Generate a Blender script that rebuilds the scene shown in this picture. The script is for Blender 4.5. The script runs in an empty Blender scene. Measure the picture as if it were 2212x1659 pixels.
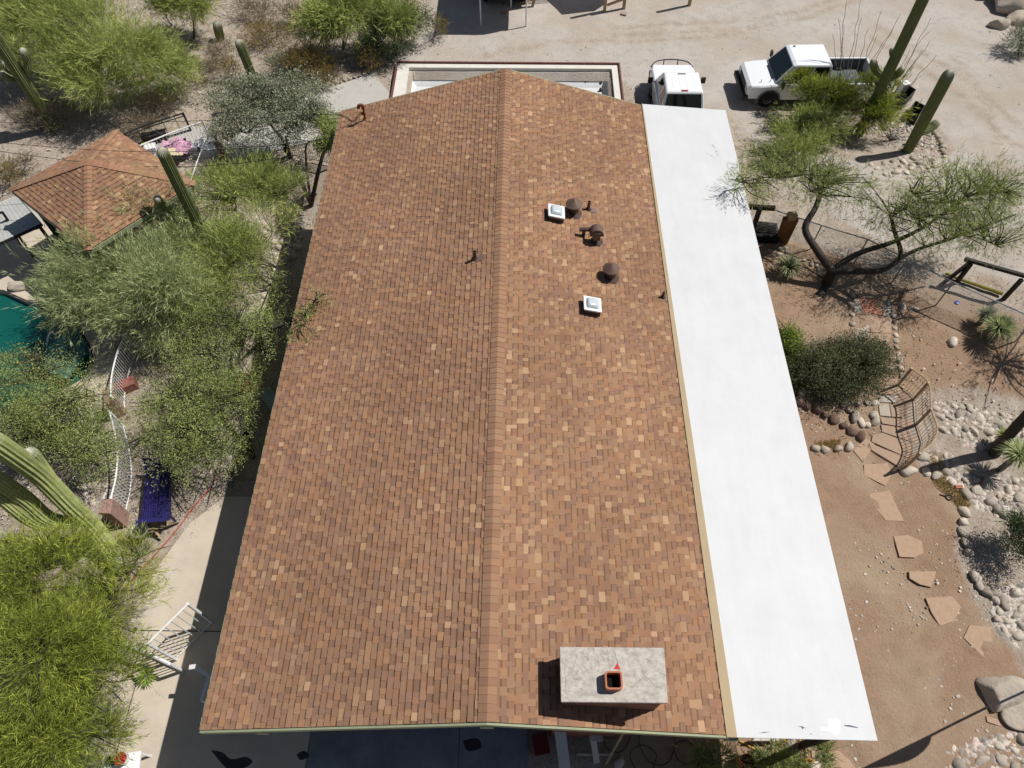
import bpy, bmesh, math, random
import numpy as np
from mathutils import Vector, Matrix
R = math.radians
rnd = random.Random(7); rng = np.random.default_rng(7)
scene = bpy.context.scene
C = scene.collection
# ------------------------------------------------------------------ camera
HC = 19.0; PITCH = R(57.0); YAW = R(0.7); FP = 1534.0
cam = bpy.data.cameras.new('camera'); camo = bpy.data.objects.new('camera', cam); C.objects.link(camo)
cam.sensor_fit = 'HORIZONTAL'; cam.sensor_width = 36; cam.lens = 36*FP/2212
cam.clip_end = 2000; cam.clip_start = .1
camo.location = (0, 0, HC); camo.rotation_euler = (R(90)-PITCH, 0, YAW)
scene.camera = camo
# ------------------------------------------------------------------ light
SUNV = Vector((.64, .24, 1.0)).normalized()
w = bpy.data.worlds.new('World'); scene.world = w; w.use_nodes = True
nt = w.node_tree; bg = nt.nodes['Background']
sky = nt.nodes.new('ShaderNodeTexSky'); sky.sky_type = 'NISHITA'; sky.sun_disc = False
sky.sun_elevation = math.asin(SUNV.z); sky.sun_rotation = math.atan2(SUNV.x, SUNV.y)
nt.links.new(sky.outputs[0], bg.inputs[0]); bg.inputs[1].default_value = .05
sl = bpy.data.lights.new('sun', 'SUN'); sl.energy = 5.0; sl.angle = R(.5); sl.color = (1, .96, .9)
so = bpy.data.objects.new('sun', sl); C.objects.link(so); so.rotation_euler = SUNV.to_track_quat('Z', 'Y').to_euler()
so.location = (20, 10, 40)
vs = scene.view_settings; vs.view_transform = 'Standard'; vs.look = 'None'; vs.exposure = 0; vs.gamma = 1
# ------------------------------------------------------------------ terrain
def sst(x, a, b):
    t = np.clip((x-a)/(b-a), 0, 1); return t*t*(3-2*t)
BX0, BX1, BY0, BY1 = -4.75, 3.8, 24.0, 28.75      # sunken roof court north of the house
POOL = None
def terr(x, y):
    x = np.asarray(x, float); y = np.asarray(y, float)
    pit = -1.2*sst(-x, 5.2, 6.6)*(1-sst(-x, 9.2, 11.5))*sst(y, 10.5, 14.5)*(1-sst(y, 20.3, 23.5))
    e = .7*sst(x, 6.6, 7.6)*sst(y, 9.2, 14.5)*(1-sst(y, 21, 26))
    return pit+e
def ray(u, v):
    x = (u-1106)/FP; y = -(v-829.5)/FP
    d = (x, math.cos(PITCH)+y*math.sin(PITCH), -math.sin(PITCH)+y*math.cos(PITCH))
    c, s = math.cos(YAW), math.sin(YAW)
    return Vector((c*d[0]-s*d[1], s*d[0]+c*d[1], d[2]))
def G(u, v, z=0.):                    # point of the line of sight at height z
    d = ray(u, v); return Vector((0, 0, HC))+d*((z-HC)/d.z)
def GT(u, v, dz=0.):                  # on the terrain
    z = 0
    for i in range(12):
        p = G(u, v, z); z = float(terr(p.x, p.y))+dz
    return G(u, v, z)
def topz(u, v, b):                    # height of an upright above b that ends at (u, v)
    d = ray(u, v); t = (d.x*b[0]+d.y*b[1])/(d.x**2+d.y**2); return HC+t*d.z
def px2m(u, v, z): return ((HC-z)/-ray(u, v).z)/FP
ZO = {'a': (0, 0, .256), 'b': (442.4, 0, .256), 'c': (973.3, 0, .256), 't': (1380.3, 0, .2), 'd': (1645.7, 0, .256), 'e': (0, 389.3, .256),
      'f': (0, 743.2, .256), 'g': (0, 1234.3, .256), 'h': (1097.1, 389.3, .192), 'i': (1557.2, 389.3, .296), 'j': (1645.7, 796.3, .256),
      'k': (1645.7, 1234.3, .256), 'l': (1097.1, 1327.2, .2), 'm': (1946.6, 796.3, .12), 'n': (849.4, 0, .16), 'o': (389.3, 778.6, .16), 'p': (1486.4, 1504.1, .16), 'v': (0, 0, 1)}
def Q(k, x, y): a = ZO[k]; return a[0]+a[2]*x, a[1]+a[2]*y
# ------------------------------------------------------------------ materials
MATS = {}
def mat(name, col, rough=.8, noise=0, nscale=8, bump=0, bscale=30, metal=0, col2=None, attr=False, transl=0, rand=0, spec=.3, coat=0):
    if name in MATS: return MATS[name]
    m = bpy.data.materials.new(name); m.use_nodes = True; n = m.node_tree.nodes; l = m.node_tree.links
    b = n['Principled BSDF']; b.inputs['Roughness'].default_value = rough; b.inputs['Metallic'].default_value = metal
    b.inputs['Specular IOR Level'].default_value = spec
    if coat: b.inputs['Coat Weight'].default_value = coat; b.inputs['Coat Roughness'].default_value = .08
    tc = n.new('ShaderNodeTexCoord')
    src = None
    if attr:
        a = n.new('ShaderNodeAttribute'); a.attribute_name = 'Col'; src = a.outputs['Color']
    else:
        a = n.new('ShaderNodeRGB'); a.outputs[0].default_value = (*col, 1); src = a.outputs[0]
    if noise or col2:
        nz = n.new('ShaderNodeTexNoise'); nz.inputs['Scale'].default_value = nscale; nz.inputs['Detail'].default_value = 8; nz.inputs['Roughness'].default_value = .65
        l.new(tc.outputs['Object'], nz.inputs['Vector'])
        if col2:
            rp = n.new('ShaderNodeMapRange'); rp.inputs[1].default_value = .38; rp.inputs[2].default_value = .62
            l.new(nz.outputs[0], rp.inputs[0])
            mx = n.new('ShaderNodeMix'); mx.data_type = 'RGBA'; l.new(rp.outputs[0], mx.inputs[0]); l.new(src, mx.inputs[6]); mx.inputs[7].default_value = (*col2, 1); src = mx.outputs[2]
        if noise:
            mr = n.new('ShaderNodeMapRange'); mr.inputs[1].default_value = .25; mr.inputs[2].default_value = .75
            mr.inputs[3].default_value = 1-noise; mr.inputs[4].default_value = 1+noise; l.new(nz.outputs[0], mr.inputs[0])
            vm = n.new('ShaderNodeVectorMath'); vm.operation = 'SCALE'; l.new(src, vm.inputs[0]); l.new(mr.outputs[0], vm.inputs['Scale']); src = vm.outputs[0]
    if rand:
        oi = n.new('ShaderNodeObjectInfo'); mr = n.new('ShaderNodeMapRange'); mr.inputs[3].default_value = 1-rand; mr.inputs[4].default_value = 1+rand
        l.new(oi.outputs['Random'], mr.inputs[0]); vm = n.new('ShaderNodeVectorMath'); vm.operation = 'SCALE'; l.new(src, vm.inputs[0]); l.new(mr.outputs[0], vm.inputs['Scale']); src = vm.outputs[0]
    l.new(src, b.inputs['Base Color'])
    if bump:
        bz = n.new('ShaderNodeTexNoise'); bz.inputs['Scale'].default_value = bscale; bz.inputs['Detail'].default_value = 6
        l.new(tc.outputs['Object'], bz.inputs['Vector']); bp = n.new('ShaderNodeBump'); bp.inputs['Strength'].default_value = bump; bp.inputs['Distance'].default_value = .03
        l.new(bz.outputs[0], bp.inputs['Height']); l.new(bp.outputs[0], b.inputs['Normal'])
    if transl:
        tr = n.new('ShaderNodeBsdfTranslucent'); l.new(src, tr.inputs[0]); ms = n.new('ShaderNodeMixShader'); ms.inputs[0].default_value = transl
        l.new(b.outputs[0], ms.inputs[1]); l.new(tr.outputs[0], ms.inputs[2]); l.new(ms.outputs[0], n['Material Output'].inputs[0])
    MATS[name] = m; return m
def srgb(r, g, b):
    f = lambda c: (c/255/12.92) if c <= 10 else ((c/255+.055)/1.055)**2.4
    return (f(r), f(g), f(b))
M_SH = mat('shingle', (0, 0, 0), .95, attr=True, noise=.14, nscale=90, bump=.25, bscale=120, spec=.12)
M_WROOF = mat('white_coating', (.572, .582, .592), .6, noise=.05, nscale=1.1, bump=.12, bscale=5)
M_TAN = mat('tan_flashing', (.40, .31, .19), .7, noise=.06, nscale=3)
M_SAGE = mat('sage_paint', (.27, .30, .19), .7, noise=.1, nscale=4)
M_BRICK = mat('red_brick', (.22, .10, .07), .9, noise=.25, nscale=6, bump=.3)
M_CAP = mat('mortar_cap', (.60, .55, .49), .9, noise=.3, nscale=5, bump=.6, bscale=9, col2=(.40, .37, .33))
M_TERRA = mat('terracotta', (.40, .15, .08), .8, noise=.15, nscale=5)
M_BROWN = mat('brown_sheet_metal', (.075, .045, .035), .45, noise=.2, nscale=9)
M_RUST = mat('rusty_metal', (.20, .075, .03), .8, noise=.4, nscale=6)
M_BLACK = mat('black_metal', (.012, .012, .013), .5, noise=.2, nscale=10)
M_DARKW = mat('dark_timber', (.035, .03, .026), .85, noise=.3, nscale=7, bump=.2)
M_WOOD = mat('pale_timber', (.40, .29, .17), .85, noise=.25, nscale=6, bump=.15)
M_CONC = mat('patio_concrete', (.56, .48, .385), .9, noise=.14, nscale=.9, bump=.15, bscale=40, col2=(.48, .42, .345))
M_CONCG = mat('grey_concrete', (.42, .40, .37), .9, noise=.1, nscale=1.2, bump=.1, bscale=40)
M_WHITE = mat('white_paint', (.72, .72, .72), .45, noise=.06, nscale=6)
M_CREAM = mat('stucco', (.52, .48, .43), .9, noise=.1, nscale=3, bump=.2)
M_CAR = mat('car_paint', (.78, .80, .83), .3, spec=.5, coat=.6)
M_GLASS = mat('dark_glass', (.012, .018, .02), .06, spec=.6)
M_TYRE = mat('tyre_rubber', (.015, .015, .015), .85)
M_RIM = mat('alloy', (.16, .16, .17), .45, metal=.6)
M_PLAS = mat('black_plastic', (.02, .02, .022), .55)
M_LIGHT = mat('lamp_lens', (.5, .5, .48), .15, spec=.8)
M_RED = mat('red_plastic', (.45, .02, .03), .5)
M_ROCK = mat('river_rock', (.43, .375, .31), .9, noise=.28, nscale=4, bump=.4, bscale=8, rand=.38)
M_ROCKR = mat('reddish_rock', (.20, .13, .10), .9, noise=.3, nscale=4, bump=.4, bscale=8, rand=.35)
M_BOUL = mat('boulder_rock', (.47, .42, .35), .9, noise=.3, nscale=3, bump=.8, bscale=5, col2=(.40, .33, .26))
M_FLAG = mat('flagstone', (.42, .29, .205), .9, noise=.25, nscale=2.2, bump=.4, bscale=12, col2=(.30, .22, .16))
M_FLAGG = mat('grey_flagstone', (.40, .35, .29), .9, noise=.16, nscale=3, bump=.2)
M_FLAGR = mat('red_flagstone', (.43, .19, .12), .9, noise=.12, nscale=3, bump=.2)
M_BARK = mat('dark_bark', (.06, .05, .04), .95, noise=.35, nscale=9, bump=.6, bscale=25)
M_BARKG = mat('green_bark', (.16, .17, .07), .9, noise=.3, nscale=9, bump=.3)
M_BARKP = mat('grey_bark', (.20, .18, .15), .9, noise=.3, nscale=9, bump=.3)
M_LEAF = mat('foliage', (0, 0, 0), .7, attr=True, transl=.28, spec=.15)
M_CACT = mat('cactus_skin', (0, 0, 0), .75, attr=True, noise=.18, nscale=7, spec=.2)
M_BLUE = mat('navy_slats', (.02, .018, .10), .45, noise=.2, nscale=8)
M_TIN = mat('galvanised', (.33, .34, .35), .5, metal=.5, noise=.15, nscale=6)
M_PATIOF = mat('grey_paving', (.17, .19, .21), .85, noise=.12, nscale=1.5, bump=.1)
M_HOSEY = mat('yellow_hose', (.62, .38, .03), .5)
M_HOSER = mat('red_hose', (.50, .05, .03), .5)
M_HOSEB = mat('black_hose', (.02, .02, .02), .5)
M_PINK = mat('pink_cloth', (.55, .30, .42), .9, noise=.25, nscale=5)
M_TEAL = mat('teal_sheet', (.06, .16, .14), .5, noise=.15, nscale=3)
M_STRAW = mat('cream_slats', (.6, .5, .33), .8, noise=.2)
M_RAIL = mat('tan_rail_paint', (.42, .30, .18), .55, noise=.15)
def streaks(m, lo, sc):
    n = m.node_tree.nodes; l = m.node_tree.links; b = n['Principled BSDF']; src = b.inputs['Base Color'].links[0].from_socket
    t = n.new('ShaderNodeTexCoord'); mp = n.new('ShaderNodeMapping'); mp.inputs['Scale'].default_value = sc; l.new(t.outputs['Object'], mp.inputs[0])
    z = n.new('ShaderNodeTexNoise'); z.inputs['Scale'].default_value = 1; z.inputs['Detail'].default_value = 9; z.inputs['Roughness'].default_value = .7; l.new(mp.outputs[0], z.inputs[0])
    r = n.new('ShaderNodeMapRange'); r.inputs[1].default_value = .42; r.inputs[2].default_value = .62; r.inputs[3].default_value = 1; r.inputs[4].default_value = lo; l.new(z.outputs[0], r.inputs[0])
    v = n.new('ShaderNodeVectorMath'); v.operation = 'SCALE'; l.new(src, v.inputs[0]); l.new(r.outputs[0], v.inputs['Scale']); l.new(v.outputs[0], b.inputs['Base Color'])
streaks(M_WROOF, .965, (4, .7, 1)); streaks(M_CAP, .68, (7, 9, 7)); streaks(M_SH, .93, (.5, .6, .5)); streaks(M_CONC, .86, (.8, .8, .8))
# ground
def ground_mat():
    m = bpy.data.materials.new('ground'); m.use_nodes = True; n = m.node_tree.nodes; l = m.node_tree.links; b = n['Principled BSDF']
    b.inputs['Roughness'].default_value = .97; b.inputs['Specular IOR Level'].default_value = .1
    tc = n.new('ShaderNodeTexCoord'); at = n.new('ShaderNodeAttribute'); at.attribute_name = 'Mask'
    sp = n.new('ShaderNodeSeparateColor'); l.new(at.outputs['Color'], sp.inputs[0])
    def nz(s, d=8, r=.65, dist=0):
        k = n.new('ShaderNodeTexNoise'); k.inputs['Scale'].default_value = s; k.inputs['Detail'].default_value = d; k.inputs['Roughness'].default_value = r; k.inputs['Distortion'].default_value = dist
        l.new(tc.outputs['Object'], k.inputs['Vector']); return k.outputs[0]
    def mr(x, a, b_, c=0, d=1):
        k = n.new('ShaderNodeMapRange'); k.inputs[1].default_value = a; k.inputs[2].default_value = b_; k.inputs[3].default_value = c; k.inputs[4].default_value = d; l.new(x, k.inputs[0]); return k.outputs[0]
    def mix(f, a, b_):
        k = n.new('ShaderNodeMix'); k.data_type = 'RGBA'; l.new(f, k.inputs[0])
        for i, s in ((6, a), (7, b_)):
            if isinstance(s, tuple): k.inputs[i].default_value = (*s, 1)
            else: l.new(s, k.inputs[i])
        return k.outputs[2]
    def math_(op, a, b_):
        k = n.new('ShaderNodeMath'); k.operation = op; k.use_clamp = True
        for i, s in ((0, a), (1, b_)):
            if isinstance(s, (int, float)): k.inputs[i].default_value = s
            else: l.new(s, k.inputs[i])
        return k.outputs[0]
    n1 = nz(.35, 8, .6, .4); n2 = nz(2.2, 10, .7); n3 = nz(14, 8, .75); n4 = nz(60, 4, .7)
    drive = mix(mr(n1, .4, .62), (.50, .455, .41), (.44, .375, .31))
    drive = mix(mr(n2, .48, .64, 0, .8), drive, (.39, .365, .34))
    trk = math_('MULTIPLY', sp.outputs[2], mr(n2, .35, .6)); drive = mix(math_('MULTIPLY', trk, .75), drive, (.33, .25, .18))
    desert = mix(mr(n2, .38, .62), (.44, .38, .32), (.33, .26, .20))
    desert = mix(mr(n3, .55, .68, 0, .85), desert, (.62, .58, .53))
    desert = mix(mr(n3, .42, .30, 0, .6), desert, (.16, .12, .09))
    dirt = mix(mr(n2, .35, .65), (.36, .245, .165), (.295, .195, .13))
    dirt = mix(mr(n1, .45, .62, 0, .7), dirt, (.41, .315, .225))
    dirt = mix(mr(n3, .6, .72, 0, .45), dirt, (.42, .35, .28)); dirt = mix(mr(n3, .40, .28, 0, .8), dirt, (.13, .085, .055))
    e1 = math_('ADD', sp.outputs[0], mr(n3, .2, .8, -.4, .4)); e2 = math_('ADD', sp.outputs[1], mr(n3, .2, .8, -.4, .4))
    c = mix(mr(e1, .4, .6), desert, drive); c = mix(mr(e2, .4, .6), c, dirt)
    vor = n.new('ShaderNodeTexVoronoi'); vor.inputs['Scale'].default_value = 26; l.new(tc.outputs['Object'], vor.inputs['Vector'])
    peb = mr(vor.outputs['Distance'], .18, .12)
    pr = n.new('ShaderNodeSeparateColor'); l.new(vor.outputs['Color'], pr.inputs[0])
    keep = mr(pr.outputs[0], .78, .80)
    c = mix(math_('MULTIPLY', math_('MULTIPLY', peb, keep), .55), c, (.52, .47, .42))
    g = n.new('ShaderNodeVectorMath'); g.operation = 'SCALE'; l.new(c, g.inputs[0]); l.new(mr(n4, .2, .8, .72, 1.28), g.inputs['Scale'])
    l.new(g.outputs[0], b.inputs['Base Color'])
    h = math_('ADD', math_('MULTIPLY', n3, .8), math_('MULTIPLY', n4, .25))
    bp = n.new('ShaderNodeBump'); bp.inputs['Strength'].default_value = .8; bp.inputs['Distance'].default_value = .09; l.new(h, bp.inputs['Height']); l.new(bp.outputs[0], b.inputs['Normal'])
    return m
# ------------------------------------------------------------------ mesh helpers
def props(o, label=None, cat=None, group=None, kind=None):
    for k, v in (('label', label), ('category', cat), ('group', group), ('kind', kind)):
        if v: o[k] = v
    return o
def empty(name, loc, label, cat, group=None):
    o = bpy.data.objects.new(name, None); C.objects.link(o); o.location = loc; return props(o, label, cat, group)
def worldloc(p):
    v = Vector((0, 0, 0))
    while p is not None: v = v+p.location; p = p.parent
    return v
class MB:
    def __init__(s): s.v = []; s.f = []; s.m = []; s.c = []
    def add(s, vs, fs, m=0, c=(.5, .5, .5)):
        o = len(s.v); s.v += [tuple(x) for x in vs]
        for f in fs: s.f.append(tuple(i+o for i in f)); s.m.append(m); s.c.append(c)
    def box(s, a, b, m=0, c=(.5, .5, .5), rz=0, o=None):
        x0, y0, z0 = a; x1, y1, z1 = b
        vs = [(x, y, z) for z in (z0, z1) for x, y in ((x0, y0), (x1, y0), (x1, y1), (x0, y1))]
        if rz:
            ox, oy = o if o else ((x0+x1)/2, (y0+y1)/2); cs, sn = math.cos(rz), math.sin(rz)
            vs = [(ox+(x-ox)*cs-(y-oy)*sn, oy+(x-ox)*sn+(y-oy)*cs, z) for x, y, z in vs]
        s.add(vs, [(3, 2, 1, 0), (4, 5, 6, 7), (0, 1, 5, 4), (1, 2, 6, 5), (2, 3, 7, 6), (3, 0, 4, 7)], m, c)
    def beam(s, p, q, wd, ht=None, m=0):          # rectangular bar between two points
        p = Vector(p); q = Vector(q); ht = ht or wd; d = (q-p).normalized()
        up = Vector((0, 0, 1)) if abs(d.z) < .9 else Vector((0, 1, 0))
        a = d.cross(up).normalized()*wd/2; b = a.cross(d).normalized()*ht/2
        vs = [e+i*a+j*b for e in (p, q) for i, j in ((-1, -1), (1, -1), (1, 1), (-1, 1))]
        s.add(vs, [(0, 1, 2, 3), (7, 6, 5, 4), (0, 4, 5, 1), (1, 5, 6, 2), (2, 6, 7, 3), (3, 7, 4, 0)], m)
    def tube(s, pts, rad, n=6, m=0, cap=True, c=(.5, .5, .5)):
        pts = [Vector(p) for p in pts]
        if not isinstance(rad, (list, tuple)): rad = [rad]*len(pts)
        o = len(s.v); a = None
        for i, p in enumerate(pts):
            d = (pts[min(i+1, len(pts)-1)]-pts[max(i-1, 0)])
            d = d.normalized() if d.length > 1e-9 else Vector((0, 0, 1))
            if a is None:
                a = d.cross(Vector((.13, .3, .94)) if abs(d.z) < .9 else Vector((0, 1, 0))).normalized()
            else:
                a = (a-d*a.dot(d)).normalized()
            b = d.cross(a)
            for k in range(n):
                t = 2*math.pi*k/n; s.v.append(tuple(p+(a*math.cos(t)+b*math.sin(t))*rad[i]))
        for i in range(len(pts)-1):
            for k in range(n):
                s.f.append((o+i*n+k, o+i*n+(k+1) % n, o+(i+1)*n+(k+1) % n, o+(i+1)*n+k)); s.m.append(m); s.c.append(c)
        if cap and n > 2:
            s.f.append(tuple(o+k for k in reversed(range(n)))); s.f.append(tuple(o+(len(pts)-1)*n+k for k in range(n))); s.m += [m, m]; s.c += [c, c]
    def lathe(s, prof, ctr, n=24, m=0):
        o = len(s.v); x, y, z = ctr
        for r, h in prof:
            for k in range(n): t = 2*math.pi*k/n; s.v.append((x+r*math.cos(t), y+r*math.sin(t), z+h))
        for i in range(len(prof)-1):
            for k in range(n): s.f.append((o+i*n+k, o+i*n+(k+1) % n, o+(i+1)*n+(k+1) % n, o+(i+1)*n+k)); s.m.append(m); s.c.append((.5, .5, .5))
    def prism(s, poly, z0, z1, m=0):
        n = len(poly); zz = lambda z, p: z(p) if callable(z) else z
        vs = [(p[0], p[1], zz(z0, p)) for p in poly]+[(p[0], p[1], zz(z1, p)) for p in poly]
        s.add(vs, [tuple(reversed(range(n))), tuple(range(n, 2*n))]+[(i, (i+1) % n, n+(i+1) % n, n+i) for i in range(n)], m)
    def build(s, name, mats, parent=None, smooth=False, col=False, bevel=0, loc=None):
        me = bpy.data.meshes.new(name); org = worldloc(parent) if parent else Vector((0, 0, 0))
        if loc is not None and parent is None: org = Vector(loc)
        me.from_pydata([(x-org.x, y-org.y, z-org.z) for x, y, z in s.v], [], s.f)
        for mm in (mats if isinstance(mats, (list, tuple)) else [mats]): me.materials.append(mm)
        me.polygons.foreach_set('material_index', s.m)
        if col:
            a = me.attributes.new('Col', 'FLOAT_COLOR', 'FACE'); a.data.foreach_set('color', np.array([(*c, 1) for c in s.c], dtype=np.float32).ravel())
        bm = bmesh.new(); bm.from_mesh(me); bmesh.ops.recalc_face_normals(bm, faces=bm.faces)
        if bevel: bmesh.ops.bevel(bm, geom=[e for e in bm.edges if len(e.link_faces) == 2 and e.calc_face_angle(0) > .5], offset=bevel, segments=2, affect='EDGES', profile=.6)
        bm.to_mesh(me); bm.free()
        if smooth: me.polygons.foreach_set('use_smooth', [True]*len(me.polygons))
        o = bpy.data.objects.new(name, me); C.objects.link(o)
        if parent: o.parent = parent
        elif loc is not None: o.location = loc
        return o
def mesh_np(name, V, F, m, parent, col):
    me = bpy.data.meshes.new(name); org = np.array(worldloc(parent)) if parent else np.zeros(3)
    V = (V-org).astype(np.float32); k = F.shape[1]; n = len(F)
    me.vertices.add(len(V)); me.vertices.foreach_set('co', V.ravel()); me.loops.add(n*k); me.loops.foreach_set('vertex_index', F.astype(np.int32).ravel())
    me.polygons.add(n); me.polygons.foreach_set('loop_start', np.arange(0, n*k, k, dtype=np.int32)); me.update(calc_edges=True)
    me.materials.append(m); a = me.attributes.new('Col', 'FLOAT_COLOR', 'FACE')
    a.data.foreach_set('color', np.concatenate([col, np.ones((n, 1))], 1).astype(np.float32).ravel())
    o = bpy.data.objects.new(name, me); C.objects.link(o)
    if parent: o.parent = parent
    return o
def bez(pts, n=10):                   # smooth curve through points (Catmull-Rom)
    P = [Vector(p) for p in pts]; P = [P[0]*2-P[1]]+P+[P[-1]*2-P[-2]]; out = []
    for i in range(1, len(P)-2):
        for k in range(n):
            t = k/n; a, b, c, d = P[i-1:i+3]
            out.append(.5*((2*b)+(c-a)*t+(2*a-5*b+4*c-d)*t*t+(3*b-a-3*c+d)*t**3))
    return out+[P[-2]]
def inpoly(x, y, poly):
    c = np.zeros(np.shape(x), bool); j = len(poly)-1
    for i in range(len(poly)):
        xi, yi = poly[i][:2]; xj, yj = poly[j][:2]
        with np.errstate(divide='ignore', invalid='ignore'):
            c ^= ((yi > y) != (yj > y)) & (x < (xj-xi)*(y-yi)/(yj-yi+1e-12)+xi)
        j = i
    return c
# ------------------------------------------------------------------ ground
POOL = [G(*p)[:2] for p in ((-260, 660), (-60, 625), (10, 632), (60, 655), (120, 655), (165, 700), (196, 760), (190, 815), (120, 860), (30, 905), (-120, 930), (-300, 900))]
DRIVE = [G(*p)[:2] for p in ((935, -60), (925, 60), (860, 120), (835, 155), (1100, 170), (1345, 170), (1400, 230), (1560, 235), (1620, 225), (1720, 225), (1850, 200), (2010, 250), (2060, 340), (2212, 420), (2500, 480), (2600, 100), (2400, -300), (900, -300))]
DRIVE2 = [G(*p)[:2] for p in ((1560, 235), (1620, 300), (1640, 440), (1740, 470), (1900, 560), (2100, 620), (2300, 680), (2600, 600), (2300, 400), (2060, 340), (1960, 400), (1700, 340), (1620, 225))]
DIRT = [G(*p)[:2] for p in ((1620, 530), (1740, 560), (1900, 620), (2260, 740), (2300, 900), (2100, 850), (1960, 860), (1940, 930), (1990, 1020), (2080, 1080), (2060, 1200), (2120, 1330), (2200, 1420), (2300, 1800), (1300, 1800), (1300, 1500), (1500, 800))]
def make_ground():
    xs = np.concatenate([[-400, -200, -100, -60, -42], np.arange(-34, 34.01, .125), [42, 60, 100, 200, 400]])
    ys = np.concatenate([[-400, -200, -80, -30, -14], np.arange(-6, 42.01, .125), [48, 60, 100, 200, 400]])
    X, Y = np.meshgrid(xs, ys); Z = terr(X, Y)
    inside = (np.abs(X) < 33) & (Y > -5) & (Y < 41)
    b = np.zeros_like(X)
    for fx, fy, ph, a in ((.7, .5, 0, .03), (1.6, 1.9, 1, .018), (3.7, 2.9, 2, .01), (5.9, 7.1, 4, .008)):
        b += a*np.sin(fx*X+1.3*np.sin(fy*Y+ph))*np.cos(fy*Y+1.1*np.sin(fx*X*.8+ph))
    drv = inpoly(X, Y, DRIVE) | inpoly(X, Y, DRIVE2)
    patio = (X > -11.2) & (X < 8.2) & (Y > -6) & (Y < 10.2) | (X > -8) & (X < 7.6) & (Y < 24)
    Z = Z+np.where(inside, b*np.where(drv, .5, 1.3)*np.where(patio, 0, 1), 0)-np.where(patio, .012, 0)
    Z = np.where((X > BX0-.1) & (X < BX1+.1) & (Y > BY0-.1) & (Y < BY1+.1), -1.15, Z)
    pool = inpoly(X, Y, POOL); Z = np.where(pool, -1.7, Z)
    d1 = drv.astype(float); d2 = inpoly(X, Y, DIRT).astype(float)
    for _ in range(12):
        for d in (d1, d2): d[1:-1, 1:-1] = (d[:-2, 1:-1]+d[2:, 1:-1]+d[1:-1, :-2]+d[1:-1, 2:]+d[1:-1, 1:-1])/5
    d3 = np.zeros_like(X)
    for line in (((1330, 60), (1500, 50), (1700, 30), (1850, -20)), ((1330, 78), (1500, 68), (1700, 48), (1850, 0)), ((1900, 60), (2020, 130), (2120, 200), (2230, 300)), ((1880, 80), (1995, 150), (2090, 220), (2190, 330)), ((1050, 120), (1200, 92), (1400, 88), (1620, 70)), ((2060, 120), (2130, 230), (2150, 330), (2140, 440))):
        P = bez([G(*k) for k in line], 12)
        for a_ in P[::1]: d3 = np.maximum(d3, np.exp(-((X-a_.x)**2+(Y-a_.y)**2)/.05)*.9)
    ny, nx = X.shape; idx = np.arange(nx*ny).reshape(ny, nx)
    F = np.stack([idx[:-1, :-1], idx[:-1, 1:], idx[1:, 1:], idx[1:, :-1]], -1).reshape(-1, 4)
    V = np.stack([X, Y, Z], -1).reshape(-1, 3)
    me = bpy.data.meshes.new('ground'); me.vertices.add(len(V)); me.vertices.foreach_set('co', V.astype(np.float32).ravel())
    me.loops.add(F.size); me.loops.foreach_set('vertex_index', F.astype(np.int32).ravel()); me.polygons.add(len(F))
    me.polygons.foreach_set('loop_start', np.arange(0, F.size, 4, dtype=np.int32)); me.update(calc_edges=True)
    me.polygons.foreach_set('use_smooth', [True]*len(F))
    a = me.attributes.new('Mask', 'FLOAT_COLOR', 'POINT'); a.data.foreach_set('color', np.stack([d1, d2, d3, d1*0+1], -1).astype(np.float32).ravel())
    me.materials.append(ground_mat()); o = bpy.data.objects.new('ground', me); C.objects.link(o); props(o, kind='structure')
make_ground()
def slab(name, pts, z1, m, th=.1, kind='structure', **k):
    b = MB(); b.prism([p[:2] for p in pts], z1-th, z1); o = b.build(name, m); props(o, kind=kind, **k); return o
# patios
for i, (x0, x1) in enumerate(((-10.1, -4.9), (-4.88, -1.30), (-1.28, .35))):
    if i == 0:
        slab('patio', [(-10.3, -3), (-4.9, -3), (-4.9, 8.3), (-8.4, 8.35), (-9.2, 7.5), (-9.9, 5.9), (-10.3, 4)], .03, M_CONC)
    else: slab('patio', [(x0, -3), (x1, -3), (x1, 4), (x0, 4)], .03, mat('shade_darkened_slab', (.20, .22, .23), .9, noise=.35, nscale=1.2))  # slab colour darkened to deepen the house shade on the front patio
M_STAIN = mat('damp_stain', (.03, .03, .035), .6)
for u0, v0, pts in ((0, 0, ((455, 1620), (480, 1625), (500, 1640), (530, 1635), (545, 1645), (530, 1658), (500, 1665), (480, 1650))), (0, 0, ((640, 1630), (655, 1622), (668, 1632), (650, 1642))), (0, 0, ((1000, 1600), (1030, 1595), (1040, 1615), (1010, 1622)))):
    b = MB(); q_ = bez([G(u, v, .0345) for u, v in pts]+[G(*pts[0], .0345)], 4)[:-1]; b.add([(x.x, x.y, .0345) for x in q_], [tuple(range(len(q_)))]); props(b.build('patio_stain', M_STAIN), kind='structure')
b = MB(); b.box((-9.9, 4.55, .031), (-6, 4.575, .0345)); b.box((-9.45, -3, .031), (-9.43, 4.2, .0345)); b.build('patio_joints', M_DARKW)['kind'] = 'structure'
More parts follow.
